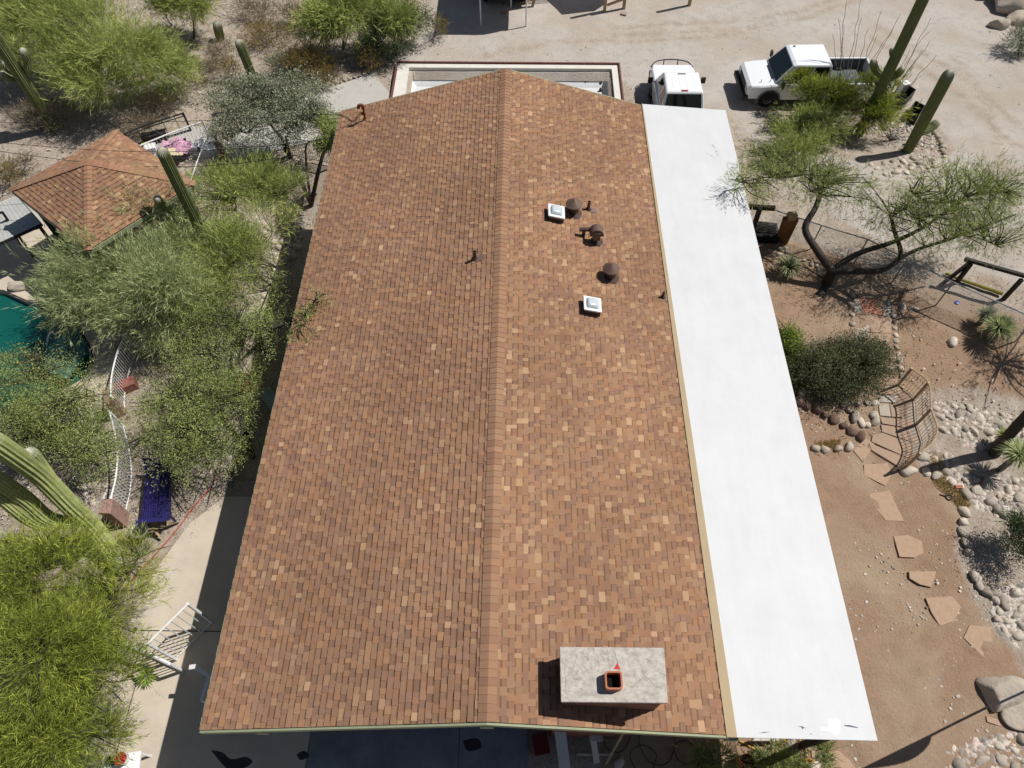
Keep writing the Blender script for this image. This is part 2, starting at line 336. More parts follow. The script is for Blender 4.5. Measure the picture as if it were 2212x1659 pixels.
# path slab upper left and far left deck by the pool
slab('path', [G(*p) for p in ((700, 195), (805, 160), (850, 212), (850, 240), (720, 245), (690, 240))], .04, M_CONCG)
slab('path', [GT(*p) for p in ((560, 240), (700, 200), (720, 250), (700, 300), (500, 350), (480, 320))], .035, M_CONCG)
slab('pool_deck', [G(*p) for p in ((-300, 530), (-20, 500), (60, 480), (120, 470), (190, 520), (215, 640), (245, 700), (250, 780), (225, 850), (205, 790), (200, 755), (168, 696), (122, 650), (60, 650), (10, 628), (-60, 620), (-300, 660))], .045, M_CONC)
slab('pool_deck', [G(*p) for p in ((205, 790), (225, 850), (215, 880), (120, 930), (-60, 990), (-300, 960), (-300, 895), (-120, 925), (30, 900), (120, 855), (192, 812))], .05, M_CONC)
# water
def water():
    m = bpy.data.materials.new('pool_water'); m.use_nodes = True; n = m.node_tree.nodes; l = m.node_tree.links; b = n['Principled BSDF']
    b.inputs['Base Color'].default_value = (.005, .085, .07, 1); b.inputs['Roughness'].default_value = .06; b.inputs['Specular IOR Level'].default_value = .5
    t = n.new('ShaderNodeTexCoord'); z = n.new('ShaderNodeTexNoise'); z.inputs['Scale'].default_value = 3; l.new(t.outputs['Object'], z.inputs[0]); bp = n.new('ShaderNodeBump'); bp.inputs['Strength'].default_value = .4; l.new(z.outputs[0], bp.inputs['Height']); l.new(bp.outputs[0], b.inputs['Normal'])
    return m
me = MB(); me.add([(x, y, -.12) for x, y in POOL], [tuple(range(len(POOL)))]); props(me.build('pool_water', water()), kind='structure')
me = MB()
for i in range(len(POOL)):
    p, q = POOL[i], POOL[(i+1) % len(POOL)]; me.add([(p[0], p[1], -1.7), (q[0], q[1], -1.7), (q[0], q[1], .05), (p[0], p[1], .05)], [(0, 1, 2, 3)])
props(me.build('pool_wall', M_CONCG), kind='structure')
# ------------------------------------------------------------------ house
X0, X1, XR = -6.22, 4.22, -.47; Y0, Y1 = 1.84, 21.36; ZR, ZE = 5.08, 3.42
SL = (ZR-ZE)/(XR-X0)
def zroof(x): return ZR-SL*abs(x-XR)
house = empty('house', (0, 10, 0), 'long house under a brown shingle gable roof with white porch roof', 'house')
PAL = [srgb(*c) for c in ((150, 117, 93), (146, 112, 89), (152, 120, 95), (145, 110, 88), (154, 119, 94), (143, 112, 91), (148, 117, 94), (152, 114, 88), (141, 107, 85), (156, 120, 91), (149, 113, 87))]
PALL = [srgb(*c) for c in ((169, 137, 108), (176, 144, 114), (163, 130, 103), (160, 128, 100), (165, 133, 102))]
PALD = [srgb(*c) for c in ((137, 106, 88), (142, 111, 93), (136, 106, 89), (142, 108, 88))]
def shingles(mb, O, A, U, N, length, spans, e=.137, lightp=.1):
    """O: eave origin, A: along the eave, U: up the slope, N: normal; spans(row centre) -> a0, a1"""
    O, A, U, N = Vector(O), Vector(A).normalized(), Vector(U).normalized(), Vector(N).normalized()
    k = 0; rows = int(length/e)
    for k in range(rows+1):
        s0, s1 = k*e, min((k+1)*e, length)
        if s1-s0 < .01: break
        a0, a1 = spans((s0+s1)/2); a = a0-rnd.uniform(0, .15); raised = rnd.random() < .5
        while a < a1:
            wd = rnd.choice((.085, .11, .13, .14, .15, .17, .20)) * rnd.uniform(.9, 1.1); b0, b1 = max(a, a0), min(a+wd, a1); a += wd
            if b1-b0 < .008: raised = not raised; continue
            r = rnd.random(); c = rnd.choice(PALL) if r < lightp else rnd.choice(PALD) if r < .26 else rnd.choice(PAL)
            f = rnd.uniform(.94, 1.06)*(1+.045*math.sin(a*.9+k*.13)+.04*math.sin(a*.37-k*.21+1)); c = tuple(x*f for x in c)
            t = .024 if raised else .013
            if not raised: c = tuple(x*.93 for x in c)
            lo0 = O+A*b0+U*s0; lo1 = O+A*b1+U*s0; hi0 = O+A*b0+U*s1; hi1 = O+A*b1+U*s1
            vs = [lo0, lo1, lo1+N*t, lo0+N*t, hi1+N*.003, hi0+N*.003, hi0, hi1]
            fs = [(0, 1, 2, 3), (1, 7, 4, 2), (6, 0, 3, 5)]
            if raised: mb.add(vs, fs+[(3, 2, 4, 5)], 0, c)
            else:
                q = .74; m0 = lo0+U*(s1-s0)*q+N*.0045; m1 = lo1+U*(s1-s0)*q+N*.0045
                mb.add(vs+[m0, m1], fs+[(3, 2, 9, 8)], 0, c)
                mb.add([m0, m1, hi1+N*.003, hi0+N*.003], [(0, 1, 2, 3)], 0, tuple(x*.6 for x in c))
            raised = not raised if rnd.random() < .82 else raised
cs = 1/math.sqrt(1+SL*SL); UL = (cs, 0, SL*cs); NL = (-SL*cs, 0, cs); UR = (-cs, 0, SL*cs); NR = (SL*cs, 0, cs)
mb = MB(); lenL = (XR-X0)/cs; lenR = (X1-XR)/cs
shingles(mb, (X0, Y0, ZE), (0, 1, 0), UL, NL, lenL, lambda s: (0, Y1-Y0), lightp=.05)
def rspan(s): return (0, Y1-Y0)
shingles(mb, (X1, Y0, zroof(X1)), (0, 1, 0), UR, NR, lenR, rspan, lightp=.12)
mb.add([(X0, Y0, ZE-.03), (XR, Y0, ZR-.03), (X1, Y0, zroof(X1)-.03), (X1, Y1, zroof(X1)-.03), (XR, Y1, ZR-.03), (X0, Y1, ZE-.03)], [(0, 1, 4, 5), (1, 2, 3, 4)], 0, srgb(90, 60, 45))
roof = mb.build('roof', M_SH, house, col=True)
# ridge caps
mb = MB(); y = Y0; RW = .17
while y < Y1-.02:
    y2 = min(y+.150, Y1); c = rnd.choice(PAL[:5]); f = rnd.uniform(.9, 1.02); c = tuple(x*f for x in c)
    t0, t1 = .034, .024
    prof = [(-RW, -SL*RW), (-.05, -SL*.05+.006), (0, .006), (.05, -SL*.05+.006), (RW, -SL*RW)]
    v0 = [(XR+dx, y, ZR+dz+t0) for dx, dz in prof]; v1 = [(XR+dx, y2+.01, ZR+dz+t1) for dx, dz in prof]; vb = [(XR+dx, y, ZR+dz) for dx, dz in prof]
    vs = v0+v1+vb
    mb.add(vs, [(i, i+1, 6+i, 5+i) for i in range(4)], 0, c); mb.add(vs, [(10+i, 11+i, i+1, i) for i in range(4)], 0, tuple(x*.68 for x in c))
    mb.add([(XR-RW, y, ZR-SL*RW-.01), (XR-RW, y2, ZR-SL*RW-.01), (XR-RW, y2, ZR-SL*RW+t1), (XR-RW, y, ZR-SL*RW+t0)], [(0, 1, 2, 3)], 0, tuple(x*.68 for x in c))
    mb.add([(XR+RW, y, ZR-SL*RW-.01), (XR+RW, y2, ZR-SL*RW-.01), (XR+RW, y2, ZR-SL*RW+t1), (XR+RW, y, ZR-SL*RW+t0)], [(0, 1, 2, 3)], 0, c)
    y = y2
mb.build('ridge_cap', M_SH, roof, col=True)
# fascia and drip edge
mb = MB()
for yy, s in ((Y0, -1), (Y1, 1)):
    for xa, xb in ((X0, XR), (XR, X1)):
        za, zb = zroof(xa), zroof(xb); ya, yb = yy+s*.012, yy+s*.05
        mb.add([(xa, ya, za-.20), (xb, ya, zb-.20), (xb, ya, zb+.005), (xa, ya, za+.005), (xa, yb, za-.20), (xb, yb, zb-.20), (xb, yb, zb+.005), (xa, yb, za+.005)],
               [(0, 1, 2, 3), (4, 5, 6, 7), (3, 2, 6, 7), (0, 1, 5, 4), (0, 3, 7, 4), (1, 2, 6, 5)])
mb.box((X0-.03, Y0, ZE-.2), (X0-.004, Y1, ZE-.01))
mb.build('fascia', M_SAGE, roof)
for u, v, dx in ((572, 1583, 0), (1052, 1562, 0), (1575, 1590, 0)):
    p = G(u, v, 3.3 if u != 1052 else 4.7); mb = MB(); mb.box((p.x-.12, Y0-.06, zroof(p.x)-.42), (p.x+.12, Y0+.9, zroof(p.x)-.21)); mb.build('rafter_tail', M_SAGE, roof)
# white porch roof
XW = 7.13; ZW0 = zroof(X1)+.045; ZW1 = ZW0-.22
def xin(y): t = (y-Y0)/(Y1-Y0); return 4.33+t*(-.10)
def xbr(y): t = (y-Y0)/(Y1-Y0); return 4.13+t*(.065)
yn, yf = Y0-.04, Y1+.06
mb = MB(); tp = [(xin(yn), yn, ZW0), (XW, yn, ZW1), (XW, yf, ZW1), (xin(yf), yf, ZW0)]
mb.add(tp+[(x, y, z-.05) for x, y, z in tp], [(0, 1, 2, 3), (7, 6, 5, 4), (0, 4, 5, 1), (1, 5, 6, 2), (2, 6, 7, 3), (3, 7, 4, 0)])
porch = mb.build('porch_roof', M_WROOF, house)
mb = MB(); mb.add([(xin(yn)+.01, yn+.02, ZW0-.20), (XW-.01, yn+.02, ZW1-.20), (XW-.01, yn+.02, ZW1-.052), (xin(yn)+.01, yn+.02, ZW0-.052), (xin(yn)+.01, yn+.08, ZW0-.20), (XW-.01, yn+.08, ZW1-.20), (XW-.01, yn+.08, ZW1-.052), (xin(yn)+.01, yn+.08, ZW0-.052)],
       [(0, 1, 2, 3), (4, 5, 6, 7), (0, 1, 5, 4), (3, 2, 6, 7), (1, 2, 6, 5), (0, 3, 7, 4)]); mb.box((XW-.07, yn+.1, ZW1-.2), (XW-.01, yf-.02, ZW1-.052))
mb.build('fascia', mat('mauve_fascia', (.16, .11, .10), .7), porch)
mb = MB(); tz = ZW0+.012
mb.add([(xbr(yn), yn, tz), (xin(yn), yn, tz), (xin(yf), yf, tz), (xbr(yf), yf, tz)]+[(xbr(yn), yn, tz-.16), (xin(yn), yn, tz-.16), (xin(yf), yf, tz-.16), (xbr(yf), yf, tz-.16)],
       [(0, 1, 2, 3), (0, 4, 5, 1), (3, 7, 4, 0), (1, 5, 6, 2), (2, 6, 7, 3)])
mb.build('flashing', M_TAN, porch)
M_SCUFF = mat('scuff', (.12, .12, .17), .8)          # scuffs and a fresh paint patch
def sheet(mb, pts, m=0, dz=.004):
    q = []
    for (u, v) in pts:
        p = G(u, v, ZW1+.1)
        for _ in range(6): z = ZW0+(p.x-4.3)/(XW-4.3)*(ZW1-ZW0)+dz; p = G(u, v, z)
        q.append(tuple(p))
    mb.add(q, [tuple(range(len(q)))], m)
mb = MB(); sheet(mb, [Q('k', *p) for p in ((690, 1297), (740, 1296), (812, 1316), (808, 1322), (745, 1312), (700, 1305))]); mb.build('scuff_mark', M_SCUFF, porch)
mb = MB(); sheet(mb, [Q('k', *p) for p in ((303, 1306), (345, 1308), (360, 1318), (388, 1321), (352, 1322), (345, 1335), (335, 1316))]); mb.build('scuff_mark', M_SCUFF, porch)
mb = MB(); sheet(mb, [Q('p', *p) for p in ((945, 500), (1020, 482), (1108, 484), (1030, 494))]); mb.build('scuff_mark', M_SCUFF, porch)
mb = MB(); sheet(mb, [Q('p', *p) for p in ((1650, 505), (1672, 503), (1676, 512), (1655, 516))]); mb.build('scuff_mark', M_SCUFF, porch)
mb = MB(); sheet(mb, [Q('k', *p) for p in ((565, 1250), (640, 1245), (665, 1275), (655, 1360), (620, 1380), (560, 1345), (495, 1340), (500, 1320), (560, 1322))]); mb.build('paint_patch', mat('fresh_paint', (.9, .9, .9), .5), porch)
# walls
mb = MB(); wx0, wx1, wy0, wy1 = X0+.75, 4.0, Y0+1.3, Y1-.6
mb.prism([(wx0, wy0), (wx1, wy0), (wx1, wy1), (wx0, wy1)], -1.4, 3.35)
for yy in (wy0, wy1): mb.add([(wx0, yy, 3.35), (wx1, yy, 3.35), (wx1, yy, zroof(wx1)-.1), (XR, yy, ZR-.15), (wx0, yy, zroof(wx0)-.1)], [(0, 1, 2, 3, 4)])
mb.build('wall', M_BRICK, house)
for (y0, y1) in ((5, 6.4), (9, 10.4), (13, 14.4), (17, 18.2)):
    for xx, s in ((wx0, -1), (wx1, 1)):
        mb = MB(); mb.box((xx+s*.004 if s > 0 else xx-.05, y0, 1.1), (xx+.05 if s > 0 else xx-.004, y1, 2.2)); wn = mb.build('window', M_WHITE, house)
        mb = MB(); mb.box((xx+s*.052-.003, y0+.07, 1.17), (xx+s*.052+.003, y1-.07, 2.13)); mb.build('pane', M_GLASS, wn)
mb = MB(); mb.box((-2.6, wy0-.05, .04), (-.9, wy0-.004, 2.1)); dr = mb.build('door', M_WHITE, house); mb = MB(); mb.box((-2.5, wy0-.06, .1), (-1.0, wy0-.052, 2.0)); mb.build('pane', M_GLASS, dr)
for yy in (Y0+.25, 6.8, 11.7, 16.6, Y1-.3):
    mb = MB(); mb.box((6.85, yy-.07, -.05), (6.99, yy+.07, ZW1-.06)); mb.build('porch_post', M_DARKW, house)
# chimney
CX0, CX1, CY0, CY1, CZ = .9, 2.70, 2.20, 3.04, 5.33
mb = MB()
for i in range(40):
    z0 = -.02+i*.135
    if z0 > CZ: break
    mb.box((CX0, CY0, z0), (CX1, CY1, min(z0+.128, CZ))) if i % 2 else mb.box((CX0+.003, CY0+.003, z0), (CX1-.003, CY1-.003, min(z0+.135, CZ)))
mb.box((CX0+.012, CY0+.012, 0), (CX1-.012, CY1-.012, CZ))
chim = mb.build('chimney', M_BRICK, house)
a = G(1209, 1397, CZ+.1); bb = G(1434.5, 1399, CZ+.1); cc = G(1443, 1518.5, CZ+.1); dd = G(1212, 1516, CZ+.1)
mb = MB(); mb.prism([dd, cc, bb, a], CZ, CZ+.10); mb.build('mortar_crown', M_CAP, chim, bevel=.012)
def crack(pts, wd=.0024):
    q = [v+Vector((rnd.gauss(0, .006), rnd.gauss(0, .006), 0)) for v in bez([G(*Q('l', *p), CZ+.1035) for p in pts], 5)]; mb = MB()
    for i in range(len(q)-1):
        d = (q[i+1]-q[i]); s = Vector((-d.y, d.x, 0)).normalized()*wd*rnd.uniform(.5, 1); mb.add([q[i]-s, q[i+1]-s*.7, q[i+1]+s*.7, q[i]+s], [(0, 1, 2, 3)])
    mb.build('crack', M_CRACK, chim)
M_CRACK = mat('crack_line', (.16, .145, .13), .9)
for c_ in (((918, 365), (930, 420), (965, 450), (980, 520), (985, 630)), ((1065, 370), (1078, 430), (1095, 520), (1098, 590)), ((800, 400), (830, 455), (860, 470)), ((880, 400), (865, 450), (870, 500)), ((1145, 385), (1165, 450), (1195, 530)),
           ((625, 710), (680, 688), (740, 700), (780, 695), (820, 718)), ((690, 665), (740, 640), (757, 600)), ((725, 760), (770, 800), (840, 825), (890, 880)), ((1480, 480), (1530, 500), (1510, 520)), ((1440, 590), (1460, 640), (1500, 680), (1550, 730), (1580, 760)),
           ((612, 560), (622, 700), (626, 860), (720, 862)), ((815, 560), (870, 620)), ((800, 745), (860, 760), (920, 778)), ((750, 440), (725, 510), (710, 570)), ((1020, 450), (1048, 500))): crack(c_)
mb = MB(); f0 = G(1306, 1448, CZ+.3); f1 = G(1346, 1491, CZ+.3); cx, cy = (f0.x+f1.x)/2, (f0.y+f1.y)/2; ro, ri = (f1.x-f0.x)/2, (f1.x-f0.x)/2-.03
def rsq(r, cr): return [(cx+sx*(r-cr)+cr*math.cos(t), cy+sy*(r-cr)+cr*math.sin(t)) for sx, sy, t0 in ((1, 1, 0), (-1, 1, 90), (-1, -1, 180), (1, -1, 270)) for t in (R(t0), R(t0+45), R(t0+90))]
Ao, Ai = rsq(ro, .05), rsq(ri, .035); n = 12
vs = [(x, y, CZ+.10) for x, y in Ao]+[(x, y, CZ+.31) for x, y in Ao]+[(x, y, CZ+.31) for x, y in Ai]+[(x, y, CZ-.6) for x, y in Ai]
mb.add(vs, [(j*n+i, j*n+(i+1) % n, (j+1)*n+(i+1) % n, (j+1)*n+i) for j in range(3) for i in range(n)]); mb.add([(x, y, CZ+.106) for x, y in Ai], [tuple(range(12))], 1)  # second face is a near-black plate closing the flue opening
mb.build('flue', [M_TERRA, mat('flue_black', (.004, .004, .004), 1)], chim)
mb = MB(); q = [G(*Q('l', *p), CZ+.105) for p in ((1140, 590), (1172, 545), (1182, 520), (1215, 592))]; mb.add(q, [(0, 1, 2, 3)]); mb.build('paint_spot', mat('red_spot', (.5, .04, .04), .8), chim)
# roof point from pixel
def GR(u, v):
    p = G(u, v, 4.5)
    for _ in range(12): p = G(u, v, zroof(p.x))
    return p
# skylights
for (u0, v0, u1, v1) in ((1183.5, 442, 1221, 469), (1259.5, 640.5, 1301, 671.5)):
    zt = zroof(G(u1, v1, 4.6).x)+.30; A = G(u0, v0, zt); B = G(u1, v1, zt); x0, x1, y0, y1 = A.x, B.x, B.y, A.y
    root = MB(); tz = lambda x: zroof(x)-zroof((x0+x1)/2)
    def fr(ins, h, tilt=.9): return [(x, y, zt+h+tz(x)*tilt) for x, y in ((x0+ins, y0+ins), (x1-ins, y0+ins), (x1-ins, y1-ins), (x0+ins, y1-ins))]
    bot = [(x, y, zroof(x)-.02) for x, y in ((x0+.03, y0+.03), (x1-.03, y0+.03), (x1-.03, y1-.03), (x0+.03, y1-.03))]
    vs = bot+fr(.03, -.04); root.add(vs, [(0, 1, 5, 4), (1, 2, 6, 5), (2, 3, 7, 6), (3, 0, 4, 7), (4, 5, 6, 7)])
    sk = root.build('skylight', M_BROWN, house)
    g = MB(); vs = fr(0, -.045)+fr(0, 0)+fr(.06, .012)+fr(.075, .0); g.add(vs, [(j*4+i, j*4+(i+1) % 4, j*4+4+(i+1) % 4, j*4+4+i) for j in range(3) for i in range(4)]); g.build('frame', M_WHITE, sk, bevel=.02)
    g = MB(); N = 10; mx = x1-x0-.14; my = y1-y0-.14; vs = []
    for j in range(N+1):
        for i in range(N+1):
            a_, b_ = i/N*2-1, j/N*2-1; h = .10*((1-a_**4)*(1-b_**4))**.6; x = (x0+x1)/2+a_*mx/2; vs.append((x, (y0+y1)/2+b_*my/2, zt+h+tz(x)*.9))
    g.add(vs, [(j*(N+1)+i, j*(N+1)+i+1, (j+1)*(N+1)+i+1, (j+1)*(N+1)+i) for j in range(N) for i in range(N)]); g.build('dome', mat('acrylic_dome', (.47, .53, .55), .18, spec=.6), sk, smooth=True)
# conical vents
for (u, v, r) in ((1240, 437, .26), (1321, 577, .255)):
    p = G(u, v, zroof(G(u, v, 4.4).x)+.42); zb = zroof(p.x)
    g = MB(); g.lathe([(.13, -.05), (.13, p.z-zb-.06)], (p.x, p.y, zb), 20); g.lathe([(.26, -.0), (.15, .09)], (p.x, p.y, zb-.02), 20); vt = g.build('roof_vent', M_BROWN, house)
    g = MB(); s_ = r/.26*.235; g.lathe([(s_*.8, -.09), (s_, -.08), (s_, -.05), (s_*.55, .03), (.001, .12)], (p.x, p.y, p.z), 28); g.build('vent_cap', mat('brown_cap', (.13, .085, .065), .5, noise=.12, nscale=12), vt)
def pipe(bu, bv, tu, tv, r, boot=True, nm='vent_pipe'):
    p = GR(bu, bv); zt = topz(tu, tv, p); g = MB()
    g.lathe([(r, -.05), (r, zt-p.z), (r*.7, zt-p.z), (r*.7, .05)], p, 14); g.lathe([(r*2.1, 0), (r*1.3, .07), (r, .09)], p, 14)
    o = g.build(nm, M_BROWN, house)
    if boot:
        g = MB(); x0, x1 = p.x+.02, p.x+.26; y0, y1 = p.y-.13, p.y+.09
        g.add([(x, y, zroof(x)+.022) for x, y in ((x0, y0), (x1, y0+.05), (x1-.03, y1), (x0, y1))], [(0, 1, 2, 3)]); g.build('sealant_patch', mat('brown_sealant', (.16, .11, .09), .45, noise=.5, nscale=30), o)
    return p, zt
pipe(*Q('h', 905, 330), *Q('h', 918, 240), .045)
pipe(*Q('h', 1740, 1320), *Q('h', 1732, 1258), .04)
pipe(1026, 560, 1029, 543, .05)
pipe(*Q('h', 985, 690), *Q('h', 985, 590), .10, nm='flue_pipe')
# wind-turned hood on the flue pipe, and its tee
p = GR(*Q('h', 985, 690)); zc = topz(*Q('h', 985, 560), p)
g = MB(); T = 10
vs = []
for sgn in (-.13, .13):
    for k in range(T+1):
        t = math.pi*k/T; vs.append((p.x+.20*math.cos(t), p.y+sgn, zc-.12+.24*math.sin(t)))
g.add(vs, [(k, k+1, T+2+k, T+1+k) for k in range(T)]+[tuple(range(T+1))])
g.box((p.x-.09, p.y-.16, zc-.25), (p.x+.1, p.y+.02, zc+.02)); g.build('flue_hood', mat('brown_cap', (0, 0, 0)), house)
p = GR(*Q('h', 850, 625)); zt = topz(*Q('h', 865, 555), p); g = MB(); g.lathe([(.05, -.05), (.05, zt-p.z)], p, 12); g.tube([(p.x-.13, p.y, zt), (p.x+.16, p.y, zt)], .06, 12); g.build('tee_vent', M_BROWN, house)
# service mast
p = GR(*Q('b', 1355, 1010)); zt = topz(*Q('b', 1330, 900), p); g = MB()
g.tube(bez([(p.x, p.y, p.z-.05), (p.x, p.y, p.z+.5), (p.x, p.y, zt-.05)], 4), .035, 8); g.lathe([(.09, 0), (.05, .06)], p, 12)
g.tube(bez([(p.x, p.y, zt-.06), (p.x, p.y, zt+.05), (p.x-.12, p.y, zt+.04), (p.x-.16, p.y, zt-.06)], 5), .055, 8); g.box((p.x-.1, p.y-.03, zt-.3), (p.x+.05, p.y+.03, zt-.22)); g.build('service_mast', M_RUST, house)
MAST = Vector((p.x-.12, p.y, zt-.2))
g = MB()
for k in range(3):
    g.tube(bez([MAST+Vector((0, 0, -.05*k)), MAST+Vector((-.3, .03*k, -.35-.05*k)), MAST+Vector((-.5, -.1, -.1-.05*k)), MAST+Vector((-.8, -.1, -.02))], 6), .008, 4)
g.build('drip_loop', M_BLACK, house)
for i, (vL, sag, lab) in enumerate(((262, .1, 'thin black service cable running from the mast over the olive tree'), (300, .35, 'middle one of the thin black cables passing over the small shingle roof'), (316, .5, 'lowest of the thin black cables crossing the small shingle roof'))):
    q = G(-60, vL+2, 4.6); s = MAST+Vector((-.8, -.1, -.02)) if i == 0 else Vector((X0+.02, MAST.y-.6*i, 3.45)); g = MB()
    pts = [s.lerp(q, t/14)+Vector((0, 0, -sag*math.sin(math.pi*t/14)*1.5)) for t in range(15)]; g.tube(pts, .009, 4); props(g.build('overhead_cable', M_BLACK), lab, 'cable', 'overhead cables')
# sunken flat-roofed court north of the ridge
court = empty('flat_roof_court', (0, 26, 0), 'sunken white flat roof with pale brick edged parapet behind the ridge', 'flat roof')
def ring(mb, o, i, z0, z1, m=0):
    (ax0, ax1, ay0, ay1), (bx0, bx1, by0, by1) = o, i
    mb.box((ax0, by1, z0), (ax1, ay1, z1), m); mb.box((ax0, ay0, z0), (ax1, by0, z1), m); mb.box((ax0, by0, z0), (bx0, by1, z1), m); mb.box((bx1, by0, z0), (ax1, by1, z1), m)
g0 = G(857, 135, .15); g1 = G(1338, 135, .15); CO = (g0.x, g1.x, 22.0, g0.y); i0 = G(882, 152, .12); i1 = G(1325, 150, .12); CI = (-4.95, i1.x-.08, 22.4, i1.y)
CB = (CO[0]+.08, CO[1]-.07, CO[2]+.1, CO[3]-.07)
mb = MB(); ring(mb, CO, CB, -.3, .23); mb.build('brick_edge', mat('dark_red_brick', (.15, .06, .05), .9, noise=.4, nscale=8), court)
mb = MB(); ring(mb, CB, CI, -1.0, .15); mb.build('parapet', mat('pale_parapet', (.62, .60, .55), .9, noise=.1, nscale=3), court)
mb = MB(); mb.box((CI[0], CI[2], -1.0), (CI[1], CI[3], -.50)); 
mb.add([(CI[0], CI[3]-.003, -.25), (CI[1], CI[3]-.003, -.25), (CI[1], CI[3]-.4, -.49), (CI[0], CI[3]-.4, -.49)], [(0, 1, 2, 3)]); mb.add([(CI[0]+.003, CI[2], -.3), (CI[0]+.003, CI[3], -.3), (CI[0]+.3, CI[3], -.49), (CI[0]+.3, CI[2], -.49)], [(0, 1, 2, 3)])
mb.build('membrane', M_WROOF, court)
for u, v in ((997, 177), (1264, 178), (1357-60, 180), (1357-60, 193)):
    p = G(u, v, -.48); mb = MB(); mb.lathe([(.001, .16), (.07, .12), (.07, 0)], (p.x, p.y-.1, -.5), 10); mb.build('roof_drain', M_PLAS, court)
# ------------------------------------------------------------------ rocks
def rock_mesh(seed, flat=.7, sub=2):
    r = random.Random(seed); bm = bmesh.new(); bmesh.ops.create_icosphere(bm, subdivisions=sub, radius=1)
    pl = [(Vector((r.gauss(0, 1), r.gauss(0, 1), r.gauss(0, 1))).normalized(), r.uniform(.55, .9)) for _ in range(11)]
    o = Vector((r.uniform(0, 9), r.uniform(0, 9), 0)); sx, sy = r.uniform(.85, 1.2), r.uniform(.7, .95)
    for v in bm.verts:
        p = v.co.copy()
        for nrm, d in pl:
            k = p.dot(nrm)
            if k > d: p -= nrm*(k-d)*.85
        w_ = .05*math.sin(5*p.x+o.x)+.05*math.cos(4*p.y+o.y+p.z*3)
        p *= 1+w_; v.co = Vector((p.x*sx, p.y*sy, p.z*flat))
    me = bpy.data.meshes.new('rock'); bm.to_mesh(me); bm.free(); me.polygons.foreach_set('use_smooth', [True]*len(me.polygons)); return me
ROCKS = [rock_mesh(s, rnd.uniform(.55, .75)) for s in range(9)]; ROCKSR = [rock_mesh(50+s, rnd.uniform(.6, .8)) for s in range(5)]
for m_ in ROCKS: m_.materials.append(M_ROCK)
for m_ in ROCKSR: m_.materials.append(M_ROCKR)
NROCK = 0
def rock(p, s, lab, grp, red=False, name='rock'):
    global NROCK; NROCK += 1
    o = bpy.data.objects.new(name, rnd.choice(ROCKSR if red else ROCKS)); C.objects.link(o); o.location = (p[0], p[1], p[2]+s*.03); o.scale = (s*rnd.uniform(.85, 1.25), s*rnd.uniform(.85, 1.1), s*rnd.uniform(.8, 1.1)); o.rotation_euler = (rnd.uniform(-.2, .2), rnd.uniform(-.2, .2), rnd.uniform(0, 6.28)); props(o, lab, 'rock', grp); return o
def rock_line(pts, s, lab, grp, red=False, jit=.02):
    P = [GT(*p) for p in pts]
    for a_, b_ in zip(P[:-1], P[1:]):
        s_ = s*1.15; n_ = max(1, int((b_-a_).length/(s_*1.75)))
        for i in range(n_):
            q = a_.lerp(b_, (i+.5)/n_); rock((q.x+rnd.gauss(0, jit), q.y+rnd.gauss(0, jit), q.z+.03), s_*rnd.uniform(.8, 1.2), lab, grp, red)
def rock_patch(poly, n_, s, lab, grp, red=False):
    xs = [p[0] for p in poly]; ys = [p[1] for p in poly]; k = 0; placed = []; tries = 0
    while k < n_ and tries < n_*60:
        tries += 1
        u, v = rnd.uniform(min(xs), max(xs)), rnd.uniform(min(ys), max(ys))
        if not inpoly(np.array([u]), np.array([v]), poly)[0]: continue
        q = GT(u, v); sz = s*rnd.uniform(.7, 1.6)
        if any((q.x-a)**2+(q.y-b_)**2 < (.8*(sz+c))**2 for a, b_, c in placed): continue
        placed.append((q.x, q.y, sz)); rock(q, sz, lab, grp, red); k += 1
PT = lambda k, *a: [Q(k, *p) for p in a]
rock_line(PT('i', (945, 810), (950, 880), (945, 950), (950, 1020), (955, 1100)), .115, 'pale river rock edging the left side of the flagstone walk', 'rocks edging the left side of the walk')
rock_line(PT('i', (1255, 930), (1262, 1020), (1270, 1110), (1275, 1200), (1290, 1300), (1310, 1400), (1305, 1460)), .115, 'pale river rock edging the right side of the flagstone walk', 'rocks edging the right side of the walk')
rock_line(PT('i', (575, 580), (640, 610), (680, 620), (715, 640), (745, 680), (740, 720)), .1, 'rounded pale rock beside the yucca by the forked tree', 'rocks between yucca and tree')
rock_patch(PT('i', (340, 520), (440, 480), (490, 500), (480, 560), (400, 560)), 7, .1, 'small pale rock above the yucca beside the porch roof', 'rocks above the yucca')
rock_line(PT('j', (290, 260), (340, 295), (420, 335), (500, 365), (565, 410), (650, 465), (710, 510), (790, 550), (850, 585)), .17, 'reddish brown rock in the curved border below the round bush', 'reddish border rocks', True)
rock_line(PT('j', (400, 670), (480, 690), (590, 695), (700, 680), (760, 630)), .16, 'large cream rock in the lower border next to the white porch roof', 'cream border rocks')
rock_line(PT('j', (660, 270), (720, 330), (760, 380), (810, 430), (860, 480), (930, 490)), .15, 'grey rock in the inner border between bush and steps', 'inner border rocks')
rock_line(PT('j', (280, 190), (400, 200), (520, 220), (640, 260), (760, 290), (850, 310), (930, 290), (960, 300)), .14, 'shaded grey rock under the round dark bush', 'rocks under the round bush')
rock_line(PT('j', (920, 380), (960, 420), (980, 480)), .15, 'tan rock at the corner of the stone steps', 'rocks at the steps')
rock_patch(PT('j', (1440, 290), (1620, 270), (1850, 360), (2212, 420), (2212, 560), (2000, 640), (1800, 620), (1560, 560), (1480, 480)), 46, .14, 'flat pale cobble in the cobbled bed right of the tan railing', 'cobbles right of the railing')
rock_patch(PT('j', (1340, 700), (1560, 700), (1680, 800), (1640, 960), (1520, 960), (1400, 900), (1340, 800)), 15, .17, 'large pale rock beside the foot of the tan railing', 'rocks at the railing foot')
